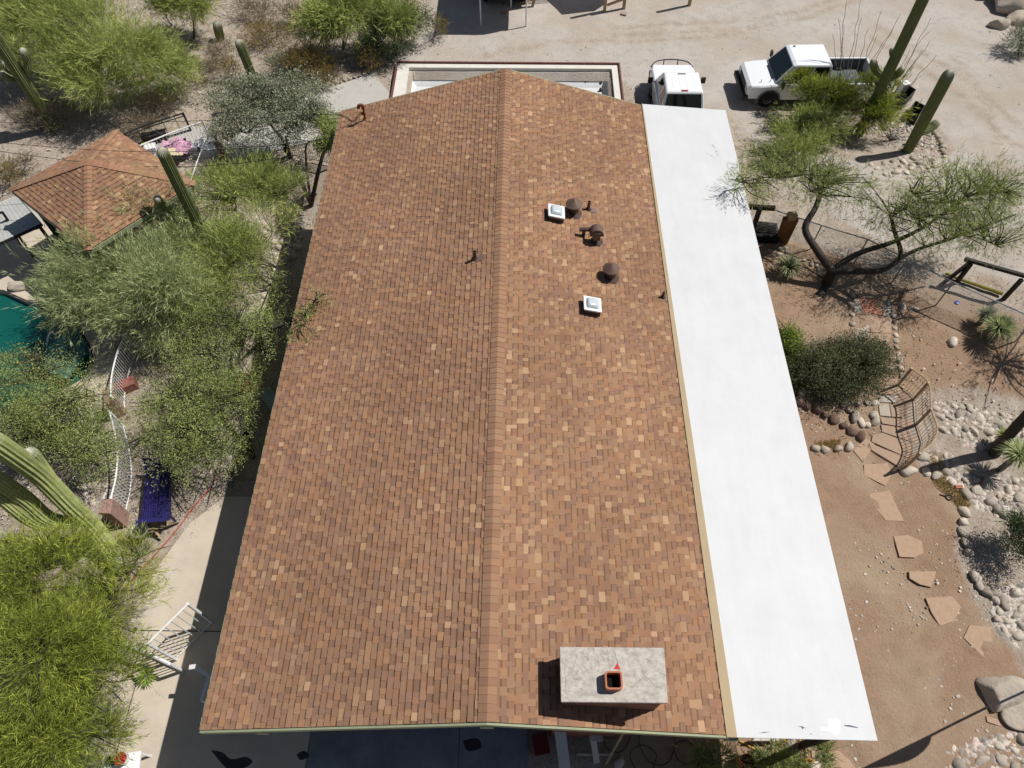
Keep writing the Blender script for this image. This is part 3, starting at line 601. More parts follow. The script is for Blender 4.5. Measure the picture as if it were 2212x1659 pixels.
rock_patch(PT('j', (1150, 840), (1300, 830), (1310, 900), (1180, 920)), 4, .17, 'grey boulder under the lower end of the tan railing', 'boulders under the railing end')
rock_patch(PT('j', (1680, 830), (1900, 880), (2212, 960), (2212, 1160), (2080, 1260), (1900, 1200), (1720, 1080)), 26, .165, 'angular pale rock on the slope below the leaning trunk', 'rocks on the slope')
rock_line(PT('j', (1720, 1190), (1690, 1260), (1690, 1340), (1700, 1420), (1720, 1520), (1740, 1600)), .16, 'grey rock in the curved dry border at the right', 'dry border rocks')
rock_line(PT('k', (1760, 30), (1800, 90), (1870, 160), (1930, 230), (2000, 290), (2060, 300)), .16, 'rounded rock in the lower right border above its own shadow', 'lower right border rocks')
rock_patch(PT('k', (1950, 170), (2212, 160), (2212, 600), (2050, 560), (1960, 380)), 14, .2, 'pale rock in the lower right rock bed', 'lower right rock bed')
rock_patch(PT('k', (1900, 1500), (2212, 1350), (2212, 1680), (1600, 1680)), 11, .17, 'pale rock in the bottom right corner', 'bottom right rocks')
rock_patch(PT('d', (0, 950), (180, 900), (220, 1050), (120, 1150), (0, 1130)), 10, .12, 'white rock at the left end of the cactus bed', 'rocks left of the cactus bed')
rock_line(PT('d', (1440, 1110), (1490, 1180), (1530, 1260), (1540, 1340)), .13, 'white rock on the right rim of the cactus bed', 'rocks on the right rim')
rock_patch(PT('d', (900, 1360), (1180, 1330), (1480, 1330), (1480, 1400), (1300, 1470), (950, 1480)), 18, .13, 'pale rock along the lower rim of the cactus bed', 'rocks on the lower rim')
rock_patch(PT('d', (880, 900), (1280, 960), (1240, 1000), (900, 1180)), 12, .09, 'small pale rock behind the cactus bed', 'small rocks in the cactus bed')
rock_line(PT('b', (1000, 745), (1060, 725), (1130, 700), (1200, 680), (1290, 650), (1380, 625)), .09, 'white rock lining the concrete path', 'rocks lining the path')
rock_patch(PT('b', (1400, 540), (1480, 500), (1640, 480), (1740, 400), (1760, 430), (1640, 520), (1450, 560)), 11, .12, 'pale rock between the brown shrub and the driveway', 'rocks by the driveway')
rock_patch(PT('v', (612, 485), (655, 482), (640, 560), (600, 620), (560, 700), (555, 640), (585, 560)), 30, .17, 'round grey cobble in the shaded pit beside the eave', 'cobbles beside the eave')
rock_patch(PT('v', (600, 462), (660, 455), (660, 478), (600, 480)), 9, .15, 'sunlit cobble at the top of the pit beside the eave', 'sunlit cobbles')
rock_patch(PT('v', (560, 500), (600, 490), (590, 560), (560, 640), (575, 700), (540, 760), (520, 700), (540, 600)), 20, .17, 'cream cobble on the bank among the left trees', 'cobbles on the bank')
rock_patch(PT('v', (488, 800), (545, 775), (540, 830), (500, 850)), 10, .14, 'cream cobble above the rusty bowl', 'cobbles above the bowl')
rock_patch(PT('v', (430, 1000), (505, 985), (500, 1050), (430, 1050)), 10, .16, 'large cream rock at the patio corner', 'rocks at the patio corner')
rock_patch(PT('v', (200, 960), (245, 950), (245, 1080), (190, 1090)), 10, .12, 'cobble left of the white picket fence', 'cobbles left of the fence')
for u, v, s, l in ((1867, 653, .12, 'dark rock under the forked tree beside the rail shadow'), (1948, 661, .14, 'brown rock right of the flagstone walk'), (1966, 666, .12, 'left one of two white rocks right of the walk'), (1975, 667, .12, 'right one of two white rocks right of the walk'),
                   (2058, 738, .22, 'grey striated boulder left of the spiky yucca'), (1973, 1077-350, .06, 'small stone in the dirt between walk and yucca')):
    rock(GT(u, v), s, l, None)
# big boulders
def boulder(u, v, s, lab, zs=1):
    p = GT(u, v); o = bpy.data.objects.new('boulder', rock_mesh(int(u+v), .8, 4)); o.data.materials.append(M_BOUL); C.objects.link(o); o.location = (p.x, p.y, p.z+s*.3*zs); o.scale = (s*1.1, s, s*zs); props(o, lab, 'boulder'); return o
boulder(2155, 58, .42, 'round pale boulder standing apart below the big flat boulder')
boulder(2175, 12, 1.1, 'big flat topped pale boulder in the top right corner', .9); boulder(2120, -4, .35, 'small boulder left of the big flat topped one'); boulder(2206, 45, .8, 'grey boulder at the right edge under the big flat one', .6)
boulder(2160, 1500, .55, 'cream boulder with rust stain crossed by the pole shadow', .9); boulder(45, 622, .42, 'flat grey boulder on the pool edge', .6)
boulder(2205, 1545, .5, 'cream boulder at the right edge beside the rust stained one', .5)
# gravel
def gravel():
    n_ = 14000; u = rng.uniform(-60, 2280, n_*3); v = rng.uniform(-40, 1680, n_*3); V = []; F = []; Cc = []
    oct_ = np.array([(1, 0, 0), (0, 1, 0), (-1, 0, 0), (0, -1, 0), (0, 0, .8)]); fc = np.array([(0, 1, 4), (1, 2, 4), (2, 3, 4), (3, 0, 4)])
    k = 0
    for i in range(n_*3):
        if k >= n_: break
        p = G(u[i], v[i]); 
        if -8.2 < p.x < 7.4 and p.y < 23: continue
        if -10.4 < p.x < 8 and p.y < 8.5: continue
        if (inpoly(p.x, p.y, DRIVE) or inpoly(p.x, p.y, DRIVE2)) and rnd.random() < .93: continue
        if inpoly(p.x, p.y, POOL) or (-17.8 < p.x < -11.5 and 9 < p.y < 18.5): continue
        if inpoly(p.x, p.y, DIRT) and rnd.random() < .75: continue
        if CO[0] < p.x < CO[1] and 22 < p.y < CO[3]: continue
        z = float(terr(p.x, p.y)); s = .012+.03*rnd.random()**2.2*(2.0 if p.y > 20 else 1); th = rnd.uniform(0, 6); M = np.array([[math.cos(th), -math.sin(th), 0], [math.sin(th), math.cos(th), 0], [0, 0, 1]])
        q = G(u[i], v[i], z); V.append((oct_*np.array([s*rnd.uniform(.8, 1.6), s, s*.8]))@M.T+np.array((q.x, q.y, z))); F.append(fc+5*k); g_ = rnd.uniform(.16, .62); Cc += [(g_, g_*.9, g_*.8)]*4; k += 1
    o = mesh_np('gravel', np.concatenate(V), np.concatenate(F), mat('gravel', (0, 0, 0), .95, attr=True), None, np.array(Cc)); props(o, 'loose pale gravel and pebbles scattered over the desert ground', 'gravel', kind='stuff')
gravel()

def rubble():
    oc = np.array([(1, 0, 0), (.3, .95, .1), (-.8, .5, 0), (-.7, -.6, .1), (.4, -.9, 0), (.2, .3, .75), (-.3, -.2, .7)]); fc = np.array([(0, 1, 5), (1, 2, 5), (2, 6, 5), (2, 3, 6), (3, 4, 6), (4, 5, 6), (4, 0, 5)])
    V = []; F = []; Cc = []; k = 0
    for poly, n_ in ((PT('j', (1440, 270), (1620, 260), (1850, 350), (2260, 420), (2260, 640), (2000, 680), (1700, 660), (1480, 520)), 650), (PT('j', (1340, 700), (1700, 720), (1900, 860), (2260, 940), (2260, 1250), (1900, 1240), (1640, 1000), (1400, 900)), 650),
                     (PT('k', (1950, 150), (2260, 100), (2260, 700), (2050, 620), (1940, 380)), 420), (PT('d', (880, 880), (1300, 950), (1500, 1180), (1500, 1420), (1250, 1500), (900, 1480), (1200, 1280), (1000, 1180)), 550), (PT('d', (-20, 940), (200, 890), (240, 1060), (100, 1180), (-10, 1150)), 160),
                     (PT('v', (500, 470), (660, 455), (640, 560), (590, 660), (545, 850), (490, 850), (520, 700), (560, 600)), 900), (PT('v', (190, 950), (250, 940), (260, 1090), (180, 1100)), 260), (PT('v', (430, 985), (510, 980), (500, 1055), (420, 1055)), 200), (PT('b', (1180, 440), (1480, 520), (1760, 400), (1780, 440), (1600, 540), (1200, 620)), 160), (PT('k', (1500, 1520), (2260, 1300), (2260, 1700), (1500, 1700)), 400)):
        xs = [a[0] for a in poly]; ys = [a[1] for a in poly]; j = 0
        while j < n_:
            u, v = rnd.uniform(min(xs), max(xs)), rnd.uniform(min(ys), max(ys))
            if not inpoly(np.array([u]), np.array([v]), poly)[0]: continue
            q = GT(u, v); s = .03+.07*rnd.random()**1.6; th = rnd.uniform(0, 6.28); M = np.array([[math.cos(th), -math.sin(th), 0], [math.sin(th), math.cos(th), 0], [0, 0, 1]])
            V.append((oc*np.array([s*rnd.uniform(.8, 1.5), s, s*rnd.uniform(.5, 1)]))@M.T+np.array(q)); F.append(fc+7*k); g_ = rnd.uniform(.2, .6); t_ = rnd.uniform(.8, .95); Cc += [(g_, g_*t_, g_*t_*.88)]*7; j += 1; k += 1
    o = mesh_np('rubble', np.concatenate(V), np.concatenate(F), mat('gravel', (0, 0, 0)), None, np.array(Cc)); props(o, 'small broken pale rubble between the larger garden rocks', 'rubble', kind='stuff')
rubble()
# ------------------------------------------------------------------ plants
def unit(a): return a/np.maximum(np.linalg.norm(a, axis=-1, keepdims=True), 1e-9)
GREENS = {'bush': ((.06, .075, .035), (.20, .205, .11)), 'pale': ((.22, .25, .12), (.46, .48, .30)), 'palo': ((.19, .24, .06), (.47, .51, .17)), 'grey': ((.19, .24, .10), (.50, .54, .27)), 'mesq': ((.13, .18, .05), (.40, .44, .15)), 'olive': ((.12, .14, .085), (.38, .40, .28)),
          'yell': ((.10, .14, .02), (.40, .43, .08)), 'dark': ((.045, .07, .028), (.12, .155, .065)), 'gold': ((.17, .13, .03), (.30, .22, .07)), 'dry': ((.18, .14, .09), (.34, .28, .19)), 'lime': ((.14, .23, .03), (.30, .38, .08))}
def lobe3(u, v, ru, rv, z):
    c = G(u, v, z); k = px2m(u, v, z); return np.array(c), np.array((ru*k, rv*k, min(ru, rv)*k*.7))
def crown(name, parent, L, n_spray, style, pal, clumps=26, slen=.5, width=.012, sl=.16, m=9, droop=0., dens=.26, up=.35):
    vol = np.array([r[0]*r[1] for c, r in L]); pick = rng.choice(len(L), clumps, p=vol/vol.sum())
    cc = np.array([L[i][0] for i in pick]); rr = np.array([L[i][1] for i in pick])
    d = unit(rng.normal(size=(clumps, 3))+np.array((0, 0, .25))); cen = cc+d*rr*(rng.random((clumps, 1))**.5)*.98
    ci = rng.integers(0, clumps, n_spray); base = cen[ci]+rng.normal(size=(n_spray, 3))*rr[ci]*dens*(1+.9*(rng.random((n_spray, 1)) < .15))
    base[:, 2] = np.maximum(base[:, 2], .08)
    out = unit((base-cc[ci])/rr[ci]**1.3+1e-6)
    ax = unit(out*.8+np.array((0, 0, up))+rng.normal(size=(n_spray, 3))*.45)
    tint = rng.random(clumps)[ci]*.75+rng.random(n_spray)*.3
    g0, g1 = map(np.array, GREENS[pal]); colS = g0+(g1-g0)*tint[:, None]
    s = rng.random((n_spray, m)); p0 = base[:, None]+ax[:, None]*(s[..., None]*slen)-np.array((0, 0, 1))*(droop*s**2)[..., None]
    if style == 'needle': dr = unit(ax[:, None]+rng.normal(size=(n_spray, m, 3))*.36); ln = sl*1.45*rng.uniform(.5, 1.5, (n_spray, m, 1)); wd = width*.72*rng.uniform(.6, 1.5, (n_spray, m, 1))
    else: dr = unit(ax[:, None]*.5+rng.normal(size=(n_spray, m, 3))*.8); ln = sl*rng.uniform(.6, 1.4, (n_spray, m, 1)); wd = width*rng.uniform(.7, 1.3, (n_spray, m, 1)); p0 = p0+rng.normal(size=p0.shape)*.05
    side = unit(np.cross(dr, unit(rng.normal(size=dr.shape))))
    a = p0; b = p0+dr*ln*.5+side*wd; c = p0+dr*ln; e = p0+dr*ln*.5-side*wd
    V = np.stack([a, b, c, e], 2).reshape(-1, 3); F = np.arange(len(V)).reshape(-1, 4)
    col = np.clip(np.repeat(colS, m, 0)*rng.uniform(.5, 1.7, (n_spray*m, 1)), 0, .75)
    mesh_np(name, V, F, M_LEAF, parent, col); return cen
def plant(kind, label, cat, base, lobes, n, style='needle', pal='palo', bark=None, r0=.10, trunkpts=None, group=None, clumps=26, fork=.25, twigs=True, multi=0, zb=0, **k):
    L = [lobe3(*l) for l in lobes]; b0 = GT(*base) if len(base) == 2 else Vector(base)
    root = empty(kind, b0, label, cat, group)
    cen = crown('crown', root, L, n, style, pal, clumps, **k)
    mb = MB(); bark = bark or M_BARK
    cm = Vector(np.mean([l[0] for l in L], 0)); fk = b0.lerp(cm, fork); fk.z = max(b0.z+.15, b0.z+(cm.z-b0.z)*(fork+.1))
    ends = []
    if trunkpts:
        for path, ra, rb in trunkpts:
            P = bez(path, 6); mb.tube(P, [ra+(rb-ra)*i/(len(P)-1) for i in range(len(P))], 9); ends += P[len(P)//3:]
    elif not multi:
        P = bez([b0-Vector((0, 0, .1)), b0.lerp(fk, .5)+Vector((rnd.gauss(0, .06), rnd.gauss(0, .06), 0)), fk], 4); mb.tube(P, [r0*(1.15-.35*i/(len(P)-1)) for i in range(len(P))], 8)
    st = b0 if multi else fk
    for c, r in L:
        c = Vector(c); q = [st]+([Vector(min(ends, key=lambda e: (e-c).length))] if 0 else [])
        s0 = min(ends, key=lambda e: (e-c).length) if ends else st
        for j in range(max(1, multi)):
            tgt = c+Vector((rnd.gauss(0, r[0]*.35), rnd.gauss(0, r[1]*.35), 0))
            mid = s0.lerp(tgt, .5)+Vector((rnd.gauss(0, .15), rnd.gauss(0, .15), -.05)); P = bez([s0, mid, tgt], 6)
            ra = r0*(.6 if not multi else .45); mb.tube(P, [ra*(1-.75*i/(len(P)-1)) for i in range(len(P))], 6); ends += P[3:]
    if twigs:
        for q in cen:
            q = Vector(q); s0 = min(ends, key=lambda e: (e-q).length)
            for j in range(3):
                t = q+Vector((rnd.gauss(0, .3), rnd.gauss(0, .3), rnd.uniform(-.1, .35))); P = bez([s0, s0.lerp(t, .5)+Vector((rnd.gauss(0, .08), rnd.gauss(0, .08), .05)), t], 3)
                mb.tube(P, [min(r0, .08)*.2*(1-.6*i/(len(P)-1))+.004 for i in range(len(P))], 4, cap=False)
    mb.build('trunk', bark, root, smooth=True); return root
VP = lambda k, u, v, *r: (*Q(k, u, v), *r)
plant('palo_verde_tree', 'large grey green palo verde between the small roof and the pool', 'tree', (400, 700), [(290, 470, 110, 72, 2.3), (220, 580, 105, 85, 2.0), (330, 610, 105, 75, 2.2), (320, 690, 100, 46, 1.6), (175, 645, 76, 66, 1.8), (400, 530, 60, 50, 1.8)], 6800, pal='grey', bark=M_BARKG, r0=.11, clumps=130, slen=.55, width=.009, sl=.16, m=10, dens=.2)
plant('palo_verde_tree', 'airy bright palo verde between the corner railing and the eave', 'tree', (520, 560), [(470, 420, 76, 54, 1.8), (545, 400, 76, 52, 1.9), (620, 425, 44, 36, 1.8), (480, 560, 90, 70, 1.8), (560, 490, 56, 56, 1.8), (440, 640, 70, 50, 1.4)], 3900, pal='palo', bark=M_BARKG, r0=.08, clumps=110, slen=.5, width=.008, sl=.15, m=10, dens=.2)
plant('mesquite_tree', 'bushy mesquite whose branches hang over the left eave of the house', 'tree', (560, 740), [(500, 690, 100, 60, 1.8), (600, 715, 45, 50, 2.2), (665, 650, 38, 30, 3.75), (480, 770, 110, 60, 1.6), (640, 720, 28, 40, 3.7), (560, 600, 50, 60, 1.6)], 2600, 'leaf', 'mesq', r0=.08, clumps=80, slen=.4, sl=.06, width=.009, m=12, dens=.24)
plant('mesquite_tree', 'spreading mesquite behind the dark blue bench', 'tree', (545, 985), [(430, 850, 110, 70, 1.8), (430, 950, 110, 85, 1.7), (350, 900, 60, 50, 1.4), (510, 880, 40, 60, 1.8)], 3000, 'leaf', 'mesq', r0=.09, clumps=95, slen=.4, sl=.06, width=.009, m=12, dens=.24,
      trunkpts=[([GT(545, 990), GT(538, 940)+Vector((0, 0, .5)), GT(520, 880)+Vector((0, 0, 1)), GT(530, 820)+Vector((0, 0, 1.4))], .10, .05)])
plant('mesquite_tree', 'mesquite with open crown between the pool and the picket fence', 'tree', (130, 960), [(60, 810, 90, 50, 1.6), (130, 890, 95, 70, 1.6), (60, 930, 80, 70, 1.4), (190, 980, 60, 60, 1.2), (185, 850, 36, 40, 1.2)], 3700, 'leaf', 'mesq', r0=.07, clumps=110, slen=.4, sl=.06, width=.009, m=12, dens=.24)
plant('desert_willow_tree', 'tall bright yellow green tree filling the bottom left corner', 'tree', (140, 1480), [(80, 1250, 140, 100, 3.2), (60, 1420, 150, 120, 3.6), (230, 1330, 100, 75, 2.6), (200, 1480, 100, 90, 2.6), (80, 1600, 120, 80, 3), (290, 1230, 60, 45, 2.2), (200, 1600, 70, 50, 2.2)], 8800, pal='yell', r0=.12, clumps=130, slen=.55, sl=.12, width=.007, m=11, dens=.15)
plant('olive_tree', 'grey green olive tree in front of the concrete path', 'tree', (628, 335), [(540, 220, 85, 45, 2.2), (620, 195, 75, 35, 2.4), (570, 275, 85, 45, 1.9), (650, 245, 50, 45, 2.2), (500, 290, 45, 40, 1.5)], 3600, 'leaf', 'olive', r0=.11, clumps=50, slen=.4, sl=.08, width=.016, m=10, dens=.22)
plant('dark_trunk_tree', 'slim leaning tree with dark trunk against the upper left eave', 'tree', (672, 445), [(712, 285, 22, 40, 2.4), (700, 330, 26, 30, 2)], 800, 'leaf', 'mesq', r0=.07, clumps=14, slen=.3, sl=.06, width=.014, m=10,
      trunkpts=[([GT(672, 445), G(688, 370, .6), G(705, 320, 1.2), G(735, 310, 1.4)], .09, .05), ([GT(672, 445)+Vector((0, 0, .0)), G(660, 330, .5), G(668, 305, 1.0)], .05, .03)])
plant('palo_verde_tree', 'wide bright green palo verde in the top left corner', 'tree', (215, 215), [(150, 60, 150, 60, 2.6), (250, 110, 100, 60, 2.5), (60, 20, 100, 40, 2.8), (200, 175, 80, 45, 1.8), (120, 130, 80, 55, 2), (20, 100, 60, 60, 1.8), (160, -10, 120, 40, 3), (300, 130, 50, 40, 1.6)], 9500, pal='palo', bark=M_BARKG, r0=.12, clumps=150, slen=.6, sl=.18, width=.009, m=10, dens=.18)
plant('palo_verde_tree', 'small round palo verde right of the big corner tree', 'tree', (378, 218), [(362, 165, 46, 45, 1.1), (385, 140, 25, 30, 1.2)], 1100, pal='palo', bark=M_BARKG, r0=.04, clumps=22, slen=.45, sl=.16, width=.011, m=8, multi=4)
plant('palo_verde_tree', 'small palo verde cut off by the top edge, left one', 'tree', (372, 55), [(345, 5, 50, 22, 1.4), (385, 15, 36, 24, 1.2)], 900, pal='palo', bark=M_BARK, r0=.05, clumps=18, slen=.5, sl=.18, width=.013, m=8, multi=4)
plant('palo_verde_tree', 'thin stemmed sapling with dark trunk near the top edge', 'tree', (417, 84), [(412, 15, 36, 22, 1.6), (440, 5, 20, 16, 1.6)], 600, pal='palo', bark=M_BARK, r0=.04, clumps=14, slen=.5, sl=.16, width=.012, m=8, fork=.45)
plant('palo_verde_tree', 'bright green palo verde at the top edge left of the driveway', 'tree', (742, 108), [(745, 25, 56, 44, 2), (690, 55, 36, 30, 1.4), (790, 10, 40, 26, 2)], 2600, pal='palo', bark=M_BARKG, r0=.07, clumps=40, slen=.55, sl=.2, width=.014, m=8, multi=3)
plant('shrub', 'dark dense shrub next to the black driveway shadow', 'shrub', (840, 125), [(835, 75, 55, 44, 1.1), (880, 40, 42, 34, 1.2), (800, 100, 30, 22, .8)], 2200, 'leaf', 'dark', r0=.05, clumps=40, slen=.4, sl=.07, width=.014, m=10, multi=3)
plant('palo_verde_tree', 'light green tuft rising out of the dark shrub', 'tree', (855, 118), [(858, 40, 26, 36, 1.7)], 500, pal='palo', r0=.04, clumps=12, slen=.5, sl=.18, width=.013, m=8)
for u, v, ru, rv, pal, lab in ((575, 75, 46, 34, 'gold', 'golden brown bush behind the lone saguaro tip'), (668, 135, 50, 42, 'gold', 'large rusty brown bush above the olive tree'), (640, 40, 44, 30, 'dry', 'dry grey bush near the top edge'), (500, 150, 22, 20, 'gold', 'small golden bush left of the saguaro'),
                               (470, 115, 30, 22, 'dry', 'low dry bush beside the barrel shaped cactus'), (600, 140, 24, 20, 'olive', 'small olive coloured bush right of the saguaro'), (440, 150, 26, 16, 'dry', 'flat dry bush in the open gravel'), (560, 20, 50, 24, 'dry', 'grey brush at the top edge between the palo verdes'),
                               (800, 175-50, 26, 20, 'gold', 'small brown bush at the end of the rock edged path'), (15, 375, 26, 24, 'gold', 'dark golden bush left of the small shingle roof'), (55, 350, 16, 10, 'dry', 'tiny dry tuft above the small shingle roof'), (330, 225, 40, 26, 'dry', 'dry twiggy bush under the small palo verde'),
                               (310, 275, 40, 20, 'dry', 'low dry brush by the black railing'), (90, 250, 60, 34, 'dry', 'dry brush around the foot of the left saguaro'), (945, 60, 14, 22, 'gold', 'small dark bush in the driveway shadow edge'), (700, 165, 30, 18, 'gold', 'low brown bush above the concrete path')):
    plant('desert_bush', lab, 'bush', (u, v+rv*.7), [(u, v, ru, rv, .45)], int(ru*rv*.55), 'needle', pal, M_BARKP, .025, clumps=16, slen=.28, sl=.09, width=.008, m=7, multi=6, twigs=True, dens=.3, up=.7)
plant('palo_verde_tree', 'yellow green palo verde in front of the white crew cab truck', 'tree', (1752, 238), [(1765, 200, 56, 20, 1.5), (1725, 178, 26, 12, 1.4), (1815, 195, 50, 22, 1.6), (1800, 228, 46, 18, 1.2)], 1200, pal='yell', bark=M_BARK, r0=.09, clumps=42, slen=.38, sl=.12, width=.011, m=9, dens=.2)
plant('palo_verde_tree', 'yellow green palo verde around the trunk of the tall saguaro', 'tree', (1835, 290), [(1900, 195, 42, 32, 1.8), (1920, 232, 40, 26, 1.5), (1880, 255, 40, 24, 1.3)], 1200, pal='yell', bark=M_BARK, r0=.07, clumps=40, slen=.38, sl=.12, width=.011, m=9, dens=.2)
plant('palo_verde_tree', 'low green thicket at the near rim of the cactus bed', 'tree', (1775, 330), [(1740, 255, 56, 22, 1.3), (1740, 295, 66, 26, 1.2), (1800, 270, 46, 26, 1.2), (1720, 325, 50, 24, 1.2)], 2100, pal='palo', bark=M_BARK, r0=.06, clumps=46, slen=.35, sl=.11, width=.010, m=9, dens=.2)
tp = lambda *a: [Q('i', *p) for p in a]
B = GT(*Q('i', 715, 850)); Fk = G(*Q('i', 815, 665), 1.3)
def gp(x, y, z): return G(*Q('i', x, y), z)
plant('mesquite_tree', 'large forked mesquite with black trunk right of the white roof', 'tree', tuple(B),
      [(1720, 385, 90, 46, 3.4), (1790, 410, 80, 40, 3.3), (1670, 345, 55, 36, 3.0), (2075, 420, 120, 60, 3.6), (2010, 480, 100, 50, 3.4), (2140, 500, 70, 50, 3.4), (2150, 400, 60, 44, 3.4), (1930, 440, 60, 40, 3.0), (1640, 400, 26, 34, 3.4), (1603, 400, 22, 34, 3.9)], 4600, 'needle', 'mesq', r0=.10, clumps=150, slen=.42, sl=.085, width=.0075, m=12, dens=.26, up=.1,
      trunkpts=[([B-Vector((0, 0, .1)), gp(760, 770, .6), Fk], .21, .16), ([Fk, gp(700, 510, 1.9), gp(615, 350, 2.4), gp(695, 190, 2.8), gp(745, 20, 3.2)], .145, .07),
                ([Fk, gp(920, 580, 1.7), gp(1040, 520, 2.0), gp(1260, 450, 2.4), gp(1500, 330, 2.8), gp(1780, 120, 3.3)], .12, .04), ([Fk, gp(1000, 665, 1.6), gp(1180, 655, 1.9), gp(1310, 550, 2.3), gp(1270, 380, 2.7), gp(1240, 260, 3.0)], .12, .05),
                ([gp(1180, 655, 1.9), gp(1400, 520, 2.4), gp(1700, 420, 2.9), gp(2150, 250, 3.4)], .07, .03)])
plant('round_bush', 'round dark green bush beside the flagstone walk', 'bush', (1835, 850), [(1790, 800, 62, 58, .8), (1855, 790, 68, 62, .9), (1740, 810, 30, 40, .6), (1880, 760, 30, 30, .9)], 5200, 'leaf', 'bush', r0=.06, clumps=120, slen=.26, sl=.06, width=.011, m=11, dens=.2, multi=4)
plant('shrub', 'light green shrub between the white roof and the round dark bush', 'shrub', (1712, 790), [(1708, 740, 20, 30, .7), (1722, 765, 20, 26, .6), (1705, 790, 12, 24, .5)], 1000, 'leaf', 'lime', r0=.03, clumps=26, slen=.22, sl=.05, width=.013, m=10, multi=3)
for u, v, ru, rv, lab in ((1553, 1640, 34, 26, 'narrow leaved green plant in the shade below the gable'), (1515, 1650, 20, 16, 'smaller narrow leaved plant left of its neighbour in the shade'), (1665, 1640, 34, 26, 'narrow leaved plant beside the yellow hose'), (1712, 1650, 24, 20, 'narrow leaved plant at the hose loop'), (1780, 1630, 14, 26, 'upright narrow leaved plant near the white roof corner')):
    plant('oleander', lab, 'plant', (u, v+10), [(u, v, ru, rv, .7)], int(ru*rv*.3), 'needle', 'mesq', M_BARKG, .02, clumps=14, slen=.12, sl=.09, width=.009, m=9, multi=5, dens=.25)
plant('shrub', 'dark green shrub at the right edge casting shade on the slope', 'shrub', (2235, 1200), [(2225, 1160, 36, 44, 1.0)], 900, 'leaf', 'dark', r0=.03, clumps=18, slen=.2, sl=.05, width=.013, m=10, multi=3)
plant('shrub', 'grey brush behind the boulders in the top right corner', 'shrub', (2200, 120), [(2205, 85, 26, 22, .6)], 400, 'needle', 'olive', r0=.03, clumps=10, slen=.3, sl=.12, width=.011, m=8, multi=5)
# bare twiggy shrubs
def twiggy(u, v, r, n_, lab, m=M_BARKP):
    b0 = GT(u, v); mb = MB()
    for i in range(n_):
        a = rnd.uniform(0, 6.28); e = b0+Vector((math.cos(a)*r*rnd.uniform(.4, 1), math.sin(a)*r*rnd.uniform(.4, 1), r*rnd.uniform(.3, 1)))
        P = bez([b0, b0.lerp(e, .5)+Vector((rnd.gauss(0, .08), rnd.gauss(0, .08), .1)), e], 4); mb.tube(P, [.014*(1-.6*i/(len(P)-1)) for i in range(len(P))], 4)
        for j in range(3):
            s = P[rnd.randrange(3, len(P))]; mb.tube([s, s+Vector((rnd.gauss(0, .2), rnd.gauss(0, .2), rnd.uniform(0, .2)))*r*1.2], [.007, .004], 3)
    return props(mb.build('bare_shrub', m), lab, 'shrub')
twiggy(505, 1030, .8, 16, 'leafless grey shrub in the shade beside the left eave'); twiggy(1795, 375, .7, 26, 'tangle of dark twigs under the mesquite', M_BARK); twiggy(1922, 305, .6, 22, 'tangle of bare twigs beside the saguaro shadow', M_BARK); twiggy(455, 805, .8, 14, 'leafless branches above the rusty bowl')
# yuccas
def yucca(u, v, z, r, lab, n_=170, pal='olive', trunk=0, name='yucca'):
    b0 = GT(u, v); root = empty(name, b0, lab, 'yucca'); c = np.array(b0)+np.array((0, 0, z)); d = unit(rng.normal(size=(n_, 3))+np.array((0, 0, .55))); d[:, 2] = np.abs(d[:, 2])*.9-.12; d = unit(d)
    side = unit(np.cross(d, np.array((0, 0, 1.))))*.011; L_ = r*rng.uniform(.75, 1.1, (n_, 1)); mid = c+d*L_*.55; tip = c+d*L_-np.array((0, 0, 1))*L_*.12
    a = c+d*.05; V = np.stack([a-side, a+side, mid+side, mid-side, tip], 1).reshape(-1, 3); i = np.arange(n_)[:, None]*5
    F = np.concatenate([i+np.array((0, 1, 2)), i+np.array((0, 2, 3)), i+np.array((3, 2, 4))]); g0, g1 = map(np.array, GREENS[pal]); t = rng.random((n_, 1)); cl = (g0+(g1-g0)*t)*1.1
    mesh_np('leaves', V, F, M_LEAF, root, np.concatenate([cl, cl, cl])); mb = MB(); mb.tube([b0, b0+Vector((0, 0, z+.05))], [.09, .07], 8); mb.build('trunk', M_BARKP, root); return root
yucca(*Q('i', 470, 690), .35, .55, 'pale spiky yucca between white roof and forked tree', 340, 'pale'); yucca(*Q('i', 1960, 1160), .55, .62, 'large round yucca right of the grey striated boulder', 420, 'grey'); yucca(*Q('i', 1880, 1050), .5, .42, 'smaller yucca behind the large round one', 200)
yucca(*Q('i', 2000, 1110), .3, .35, 'low yucca tuft under the large round one', 120)
yucca(*Q('j', 1960, 640), .5, .34, 'small yucca just left of the leaning dark trunk', 160, 'mesq'); yucca(*Q('j', 2010, 850), .95, .62, 'bright green yucca at the right edge below the leaning trunk', 360, 'grey')
